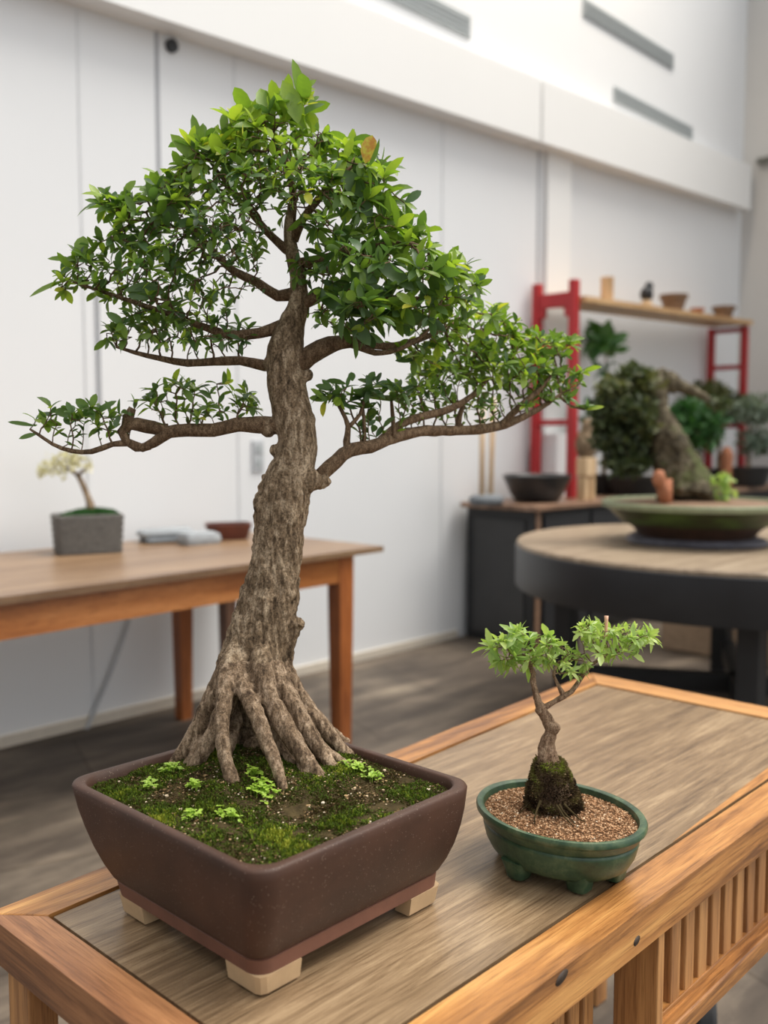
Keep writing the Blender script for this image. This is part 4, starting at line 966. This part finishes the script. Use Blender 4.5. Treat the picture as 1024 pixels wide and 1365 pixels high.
# red ladder shelf
rs_ = thing('red_shelf_rack', 'tall red painted ladder-frame rack with one wooden shelf board', 'shelf rack', (6.4, 3.35, CZ))
def ladder(x, y0, y1, ztop, crest):
    m = MB()
    for y in (y0, y1): m.box(x - .03, x + .03, y - .024, y + .024, CZ, ztop + (.07 if crest else 0), .004)
    m.build('frame_post', M['red'], rs_)
    for z in (ztop - .02, 1.78, 1.30):
        m = MB()
        if z > 2 and crest:
            n = 10; ring = []
            top = [(x, y0 + (y1 - y0) * i / n, z - .03 + .0 * i) for i in range(n + 1)]
            m.box(x - .02, x + .02, y0, y1, z - .07, z + .02, .004); m.box(x - .02, x + .02, y0, y0 + .06, z - .13, z - .06, .004); m.box(x - .02, x + .02, y1 - .06, y1, z - .13, z - .06, .004)
        else: m.box(x - .018, x + .018, y0, y1, z - .025, z + .012, .004)
        m.build('rung', M['red'], rs_)
ladder(5.13, 3.22, 3.49, 2.10, True); ladder(7.68, 3.21, 3.49, 2.10, False)
SZ = 2.05
sa = ox(775, 412, 5.17); 
m = MB(); z_l, z_r = 2.035, 2.11
m.add([(5.165, 3.16, z_l), (7.72, 3.16, z_r), (7.72, 3.48, z_r), (5.165, 3.48, z_l), (5.165, 3.16, z_l + .035), (7.72, 3.16, z_r + .035), (7.72, 3.48, z_r + .035), (5.165, 3.48, z_l + .035)],
      [(0, 3, 2, 1), (4, 5, 6, 7), (0, 1, 5, 4), (1, 2, 6, 5), (2, 3, 7, 6), (3, 0, 4, 7)]); m.build('shelf_board', M['shelfwood'], rs_)
def shelf_pt(px, y=3.28):
    x = oy(px, 410, y)[0]; return x, y, z_l + .035 + (z_r - z_l) * (x - 5.165) / 2.555
x, y, z = shelf_pt(809)
m = MB(); m.lathe([(.04, 0), (.042, .01), (.042, .15), (.045, .155), (.045, .165), (.03, .168)], (x, y, z), 16); tag(m.build('wooden_cup', M['palewood'], smooth=True, sharp=40), 'tall pale wooden cup, leftmost on the red rack shelf', 'cup')
x, y, z = shelf_pt(862)
t = thing('figurine', 'small dark figurine on a pale base on the red rack shelf', 'figurine', (x, y, z))
m = MB(); m.lathe([(.04, 0), (.045, .02), (.03, .05), (.028, .07)], (x, y, z), 12); m.build('base', M['palewood'], t, True)
m = MB(); m.blob((x, y, z + .10), (.05, .045, .055), None, 10, 7, .3); m.blob((x + .03, y, z + .155), (.032, .03, .035), None, 10, 7, .3); m.build('body', M['rubber'], t, True)
for px, w, h, mt, lb in ((898, .095, .125, 'potbrown', 'brown flared clay pot in the middle of the red rack shelf'), (930, .05, .055, 'terracotta', 'tiny terracotta pot between two brown pots on the shelf'), (965, .085, .10, 'potbrown', 'brown clay pot at the right end of the red rack shelf')):
    x, y, z = shelf_pt(px); m = MB()
    m.lathe([(w * .62, 0), (w * .7, .005), (w * .95, h * .75), (w * 1.08, h * .78), (w * 1.1, h), (w * .95, h), (w * .8, h * .5)], (x, y, z), 20)
    tag(m.build('clay_pot', M[mt], smooth=True, sharp=35), lb, 'pot', 'clay pots on the red rack shelf')

def on_cab(px, y): x = oy(px, 640, y)[0]; return x
# black bowl with ash
x = on_cab(716, 3.2)
bw = thing('round_bowl', 'wide black bowl of grey ash on the black cabinet', 'bowl', (x, 3.2, CZ))
m = MB(); m.lathe([(.11, 0), (.13, .006), (.16, .05), (.192, .125), (.20, .14), (.205, .155), (.195, .16), (.18, .15), (.17, .12)], (x, 3.2, CZ), 32); m.build('bowl_body', M['bowl'], bw, True, 40)
m = MB(); m.lathe([(.179, .135), (.10, .143), (.02, .147)], (x, 3.2, CZ), 24); m.build('ash', M['ash'], bw, True)
# pale sticks in a grey dish
x = on_cab(649, 3.25)
st = thing('stick_stand', 'two thin pale sticks standing in a grey dish on the cabinet', 'stand', (x, 3.25, CZ))
m = MB(); m.lathe([(.085, 0), (.10, .01), (.105, .04), (.08, .055), (.03, .06)], (x, 3.25, CZ), 20, 1.2, .8); m.build('dish', M['clothdk'], st, True)
for dx, s in ((-.045, .0), (.035, .02)):
    m = MB(); m.tube([(x + dx, 3.25, CZ + .03), (x + dx + s, 3.25, CZ + .60)], [.016, .013], 8); m.build('stick', M['palewood'], st, True)
# white louvred crate behind the red post
x0 = 5.175; x1 = 5.45
lc = thing('louvred_box', 'tall white louvred box behind the left red post', 'box', (x0, 3.4, CZ))
m = MB(); m.box(x0, x1, 3.42, 3.5, CZ, CZ + .40, .004); m.box(x0, x0 + .12, 3.36, 3.42, CZ, CZ + .40, .004); m.build('frame', M['white'], lc)
m = MB()
for i in range(7): m.box(x0 + .12, x1, 3.40, 3.42, CZ + .03 + i * .055, CZ + .05 + i * .055)
m.build('louvre', M['vent'], lc)

# plants and pots along the bench
def bush(px, py, rx, ry, y, mat, pot, label, n=60, L=.06, ratio=.45, z=CZ, potr=.14, poth=.13, potmat='black', name='potted_plant', group=None, blobs=None, trunk='bark', fillk=7):
    p = oy(px, py, y); D = (p - O) @ FW
    t = thing(name, label, 'plant', (p[0], y, z), group)
    m = MB(); m.lathe([(potr * .7, 0), (potr * .78, .01), (potr, poth * .9), (potr * 1.06, poth), (potr * .92, poth), (potr * .86, poth * .7)], (p[0], y, z), 24); m.build('pot', M[potmat], t, True, 40)
    m = MB(); m.lathe([(potr * .92, 0), (potr * .5, .012), (.01, .015)], (p[0], y, z + poth * .85), 16); m.build('soil', M['soil'], t, True)
    base = np.array([p[0], y, z + poth * .85]); top = p - np.array([0, 0, .02])
    pts, rr = resample([base, base * .5 + top * .5 + np.array([.02, .01, 0]), top], [.02, .014, .007], .04)
    bl = blobs or [(px, py, rx, ry, 0, min(.35, rx * D / F * .8), n, L, .5)]
    att, size = ell(bl, D)
    g = grow(pts, rr, att, .035, .05, infl=3, rmin=.003, jitter=.2, locked=2)
    mb = MB(); twig_mesh(mb, g, 4, 6); s_ = mb.build('stem', M[trunk], t, True)
    lf = MB(); dress(lf, g, size, count=(5, 8), ratio=ratio, side_p=.9, seg=3, twr=.02, side_scale=.9); fill(lf, bl, D, n=fillk); lf.build('foliage', M[mat], t, True)
    return t
bush(808, 480, 40, 40, 3.3, 'leaf_mid', None, 'tall leafy plant with drooping green leaves behind the left red post', L=.15, ratio=.5, fillk=1, blobs=[(800, 458, 30, 8, 0, .08, 8, .16, .7), (822, 468, 10, 5, 0, .05, 3, .10, .7), (803, 495, 8, 12, 0, .05, 3, .09, .5), (795, 560, 18, 30, 0, .1, 10, .10, .3)])
bush(925, 568, 40, 36, 3.1, 'leaf_mid', None, 'dense dark green bushy plant on the bench behind the leaning trunk', n=110, L=.075)
bush(960, 540, 36, 22, 3.25, 'leaf_far', None, 'dull olive spreading shrub below the right red ladder', n=60, L=.06, blobs=[(945, 530, 30, 20, 0, .15, 50, .06, .8), (975, 545, 25, 22, 0, .15, 40, .06, .4)])
bush(1000, 548, 40, 20, 3.0, 'leaf_silver', None, 'pale silvery leaved plant at the right edge beyond the round table', n=80, L=.05, blobs=[(1005, 548, 34, 20, 0, .12, 60, .05, .5), (1010, 590, 30, 20, 0, .12, 30, .05, .1)], potr=.17, poth=.15, potmat='char')
bush(850, 598, 40, 25, 3.05, 'leaf_mid', None, 'low green plant with yellow-tinged leaves in a dark pot beyond the flat pot', n=60, L=.06, potr=.2, poth=.12, blobs=[(845, 600, 42, 26, 0, .15, 70, .06, .5)])
p = oy(973, 606, 2.98)
fl = thing('pink_flower', 'single pink flower standing in front of the dark green bush', 'flower', (p[0], 2.98, CZ))
m = MB(); m.tube([(p[0], 2.98, CZ), (p[0], 2.98, p[2])], [.006, .005], 5); m.build('stem', M['leaf_mid'], fl)
m = MB()
for k_ in range(9):
    a = k_ * .7; m.leaf(np.array([p[0], 2.98, p[2] - .01]), np.array([math.cos(a), math.sin(a), .5]), np.array([0, 0, 1.0]), .045, .035, .2, .5)
m.blob((p[0], 2.98, p[2]), .025, None, 8, 6, .2); m.build('petals', M['pink'], fl, True)
p = oy(985, 600, 2.90)
m = MB(); m.lathe([(.045, 0), (.05, .01), (.04, .12), (.05, .24), (.03, .30), (.01, .31)], (p[0], 2.99, CZ), 14)
o = m.build('terracotta_vase', M['terracotta'], smooth=True); tag(o, 'slim orange terracotta vase standing right of the pink flower', 'vase')
# wooden figure with dry top
p = oy(782, 625, 3.05)
fg = thing('wooden_figure', 'small blocky pale wooden figure standing on the cabinet by the red post', 'figure', (p[0], 3.05, CZ))
m = MB(); m.box(p[0] - .06, p[0] + .06, 3.01, 3.09, CZ + .14, CZ + .26, .012); m.build('torso', M['palewood'], fg)
for s in (-1, 1):
    m = MB(); m.box(p[0] + s * .035 - .022, p[0] + s * .035 + .022, 3.02, 3.08, CZ, CZ + .14, .006); m.build('leg', M['palewood'], fg)
m = MB(); m.blob((p[0], 3.05, CZ + .34), (.07, .06, .10), None, 12, 8, .5); m.blob((p[0] + .03, 3.05, CZ + .42), (.07, .06, .08), None, 12, 8, .5); m.build('shaggy_head', M['bark'], fg, True)

# ================================================================= ROUND TABLE WITH LARGE FLAT POT
RC = np.array([3.90, 1.62]); RZ = .76; RR = .93
rt = thing('round_table', 'large round table with pale wood top and deep black apron', 'table', (RC[0], RC[1], 0))
m = MB(); m.lathe([(RR - .01, -.045), (RR, -.038), (RR, -.006), (RR - .006, 0)], (RC[0], RC[1], RZ), 72); m.build('tabletop', M['round_top'], rt, True, 40)
m = MB(); m.lathe([(RR - .04, -.19), (RR + .002, -.19), (RR + .006, -.185), (RR + .006, -.022), (RR + .001, -.018)], (RC[0], RC[1], RZ), 72); m.build('apron', M['black_apron'], rt, True, 40)
for a in (3.6, 5.2, .5, 2.0):
    x, y = RC[0] + math.cos(a) * .72, RC[1] + math.sin(a) * .72
    m = MB(); m.box(x - .04, x + .04, y - .04, y + .04, 0, RZ - .19, .004); m.build('leg', M['black'], rt)
for a in (3.6, 5.2):
    x, y = RC[0] + math.cos(a) * .72, RC[1] + math.sin(a) * .72; u, v = RC[0] - math.cos(a) * .72, RC[1] - math.sin(a) * .72
    m = MB(); d = np.array([u - x, v - y]); d /= np.linalg.norm(d); nn = np.array([-d[1], d[0]]) * .03
    m.quadprism([(x - nn[0], y - nn[1]), (u - nn[0], v - nn[1]), (u + nn[0], v + nn[1]), (x + nn[0], y + nn[1])], .12, .20); m.build('stretcher', M['black'], rt)

BC = np.array([3.62, 1.72])
p = oz(925, 722, RZ + .01); BC = np.array([p[0] + .06, p[1] + .02])
m = MB(); rings = []
for z, s in ((0, 1.02), (.012, 1.06), (.026, 1.0), (.03, .97)):
    rings.append([(BC[0] + math.cos(a) * .27 * s * (1 + .08 * math.sin(3 * a + 1)) * 1.0 , BC[1] + math.sin(a) * .27 * s * (1 + .06 * math.cos(4 * a)), RZ + z) for a in np.linspace(0, 2 * PI, 40, endpoint=False)])
m.loft(rings); tag(m.build('slate_slab', M['slate'], smooth=True, sharp=30), 'flat dark grey slate slab under the wide green pot', 'slab')
bz = RZ + .030
bg = thing('potted_bonsai', 'large old leaning bonsai in a wide shallow mossy green pot on the round table', 'bonsai', (BC[0], BC[1], bz))
RWx = .385
m = MB(); m.lathe([(.60, 0), (.62, .01), (.66, .03), (.80, .07)], (BC[0], BC[1], bz), 56, RWx, RWx); m.build('pot_base', M['darkrust'], bg, True, 40)
m = MB(); m.lathe([(.78, .055), (.86, .085), (.93, .112), (.97, .122)], (BC[0], BC[1], bz), 56, RWx, RWx); m.build('pot_bowl', M['greenpotfar'], bg, True, 40)
m = MB(); m.lathe([(.95, .118), (1.0, .122), (1.01, .140), (1.0, .146), (.95, .146), (.94, .135)], (BC[0], BC[1], bz), 56, RWx, RWx); m.build('pot_lip', M['potlip'], bg, True, 40)
m = MB(); m.lathe([(.95, .134), (.6, .146), (.02, .155)], (BC[0], BC[1], bz), 40, RWx, RWx); bs = m.build('soil', M['potbrown'], bg, True)
BD = (np.array([BC[0], BC[1], bz + .15]) - O) @ FW
m = MB()
a, b = fp([(915, 672, -.02, 42), (915, 655, 0, 38), (905, 630, 0, 33), (893, 600, 0, 28), (878, 570, 0, 25), (868, 545, 0, 22), (872, 520, 0, 19), (885, 505, 0, 14), (905, 517, 0, 10)], BD); 
m.tube(a, b, 14, .15)
a, b = fp([(940, 668, -.02, 16), (925, 640, 0, 18), (905, 600, 0, 15), (885, 560, 0, 14)], BD); m.tube(a, b, 10, .15)
tmp = m.build('tmp', M['bark']); md = tmp.modifiers.new('r', 'REMESH'); md.mode = 'VOXEL'; md.voxel_size = .008
dg = bpy.context.evaluated_depsgraph_get(); me = bpy.data.meshes.new_from_object(tmp.evaluated_get(dg)); bpy.data.objects.remove(tmp)
mm_ = MB()
for v in me.vertices:
    p = v.co; q = mn.noise(Vector((p.x * 18, p.y * 18, p.z * 8))) * .016 + mn.noise(Vector((p.x * 60, p.y * 60, p.z * 40))) * .006
    mm_.v.append(tuple(p + v.normal * q)); mm_.a.append(.5)
mm_.f = [tuple(p.vertices) for p in me.polygons]
M['oldbark'] = bark('mossy_old_bark', (.030, .024, .014), (.085, .068, .042), (.21, .18, .12), .25, moss=((.09, .11, .035), .56))
mm_.build('trunk', M['oldbark'], bg, True)
for L, bl in (([(885, 510, 0, 12), (905, 514, 0, 9), (925, 522, .02, 7), (940, 530, .04, 5), (955, 540, .05, 3)], [(960, 540, 14, 8, .05, .08, 12, .03, .4)]),
              ([(872, 530, 0, 14), (855, 515, -.02, 10), (835, 510, -.03, 7), (815, 515, -.02, 4)], [(822, 520, 26, 20, 0, .14, 50, .034, .75), (845, 500, 20, 12, 0, .12, 26, .034, .55), (862, 512, 22, 14, -.02, .10, 30, .034, .85), (808, 552, 22, 28, 0, .14, 60, .034, .35)]),
              ([(868, 550, 0, 12), (850, 560, -.03, 8), (830, 575, -.03, 5), (812, 590, -.02, 3)], [(840, 545, 34, 24, -.04, .12, 70, .032, .45), (825, 585, 36, 24, 0, .12, 70, .034, .3), (862, 560, 20, 30, -.05, .08, 40, .03, .6), (838, 618, 30, 18, 0, .12, 50, .034, .35)])):
    a, b = fp(L, BD); att, size = ell(bl, BD); g = grow(a, b, att, .022, .032, rmin=.0018, jitter=.2, infl=2, locked=2)
    mb = MB(); twig_mesh(mb, g, 4, 8, .2); br = mb.build('branch', M['oldbark'], bg, True)
    lf = MB(); dress(lf, g, size, count=(6, 8), ratio=.5, side_p=.8, seg=3, twr=.012, side_scale=.9); fill(lf, bl, BD, n=11); lf.build('foliage', M['leaf_far'], br, True)
m = MB(); p = od(963, 650, BD - .1)
for i in range(50): m.leaf(p + rng.normal(size=3) * np.array([.02, .02, .03]), rng.normal(size=3) + np.array([0, 0, .8]), rng.normal(size=3), .04, .022, .2, random.uniform(.4, 1), 3)
m.tube([(p[0], p[1], bz + .14), p], [.004, .003], 5)
m.build('green_sprout', M['leaf_small'], bg)
p = od(885, 645, BD - .16)
m = MB(); m.tube([(p[0] + .02, p[1], bz + .14), (p[0] + .005, p[1], p[2] - .03), (p[0] - .02, p[1] + .01, p[2] + .045)], [.022, .028, .012], 10, .15); m.blob((p[0] - .02, p[1] + .01, p[2] + .02), (.028, .026, .04), None, 10, 7, .2)
m.tube([(p[0] + .04, p[1], bz + .14), (p[0] + .04, p[1], p[2] + .02)], [.02, .016], 8, .2)
tag(m.build('clay_ornament', M['terracotta'], smooth=True), 'orange clay ornament beside the leaning trunk in the flat green pot', 'ornament')

# low items beneath the round table
m = MB(); m.box(4.95, 5.55, 1.75, 2.5, 0, .40, .01); tag(m.build('cardboard_box', M['tan']), 'tan cardboard box on the floor behind the round table', 'box')
sl = thing('low_stool', 'low black-legged stool with a pale seat behind the round table', 'stool', (5.0, 1.2, 0))
m = MB(); m.box(4.75, 5.35, .95, 1.40, .36, .40, .008); m.build('seat', M['round_top'], sl)
for x in (4.78, 5.27):
    for y in (.98, 1.32): m = MB(); m.box(x, x + .045, y, y + .045, 0, .36, .003); m.build('leg', M['black'], sl)
for x in (4.79, 5.28): m = MB(); m.box(x, x + .03, 1.02, 1.33, .12, .15, .003); m.build('stretcher', M['black'], sl)
# ================================================================= LIGHT, WORLD, CAMERA
w = bpy.data.worlds.new('World'); scn.world = w; w.use_nodes = True; nt = w.node_tree
bgn = nt.nodes['Background']
# brighter towards the glazed side (right and overhead), dimmer towards the closed side
tc = nt.nodes.new('ShaderNodeTexCoord'); dp = nd(nt, 'ShaderNodeVectorMath', operation='DOT_PRODUCT'); nt.links.new(tc.outputs['Generated'], dp.inputs[0]); dp.inputs[1].default_value = (.36, -.46, .81)
rc = ramp(nt, dp.outputs['Value'], [(0, (.27, .275, .28)), (.15, (.36, .37, .385)), (.6, (.86, .88, .90)), (1, (1.35, 1.33, 1.3))]); nt.links.new(rc, bgn.inputs['Color'])
bgn.inputs['Strength'].default_value = 1.0
sun = bpy.data.lights.new('Sun', 'SUN'); sun.energy = 2.3; sun.angle = math.radians(35); sun.color = (1, .95, .87)
so = bpy.data.objects.new('Sun', sun); COL.objects.link(so)
d = Vector((-.45, .36, -1.05)); so.rotation_euler = d.to_track_quat('-Z', 'Y').to_euler()
# warm area light added to brighten the wall above the beam, no fixture
al = bpy.data.lights.new('Added_wall_wash', 'AREA'); al.shape = 'RECTANGLE'; al.size = 3.0; al.size_y = .15; al.energy = 30; al.color = (1, .84, .64)
ao = bpy.data.objects.new('Added_wall_wash', al); COL.objects.link(ao); ao.location = (4.9, 3.1, 5.2); ao.rotation_euler = (math.radians(-20), 0, 0)

cam = bpy.data.cameras.new('Camera'); co_ = bpy.data.objects.new('Camera', cam); COL.objects.link(co_)
cam.sensor_fit = 'VERTICAL'; cam.sensor_height = 36; cam.lens = 36 * F / 1365; cam.clip_start = .02; cam.clip_end = 60
from mathutils import Matrix
R = Matrix(((RT[0], UP[0], -FW[0]), (RT[1], UP[1], -FW[1]), (RT[2], UP[2], -FW[2])))
co_.matrix_world = Matrix.Translation(Vector(O)) @ R.to_4x4()
cam.dof.use_dof = True; cam.dof.focus_distance = 1.06; cam.dof.aperture_fstop = 3.7
scn.camera = co_
scn.view_settings.view_transform = 'Standard'; scn.view_settings.look = 'None'; scn.view_settings.gamma = 1
scn.view_settings.exposure = .46
scn.cycles.max_bounces = 6
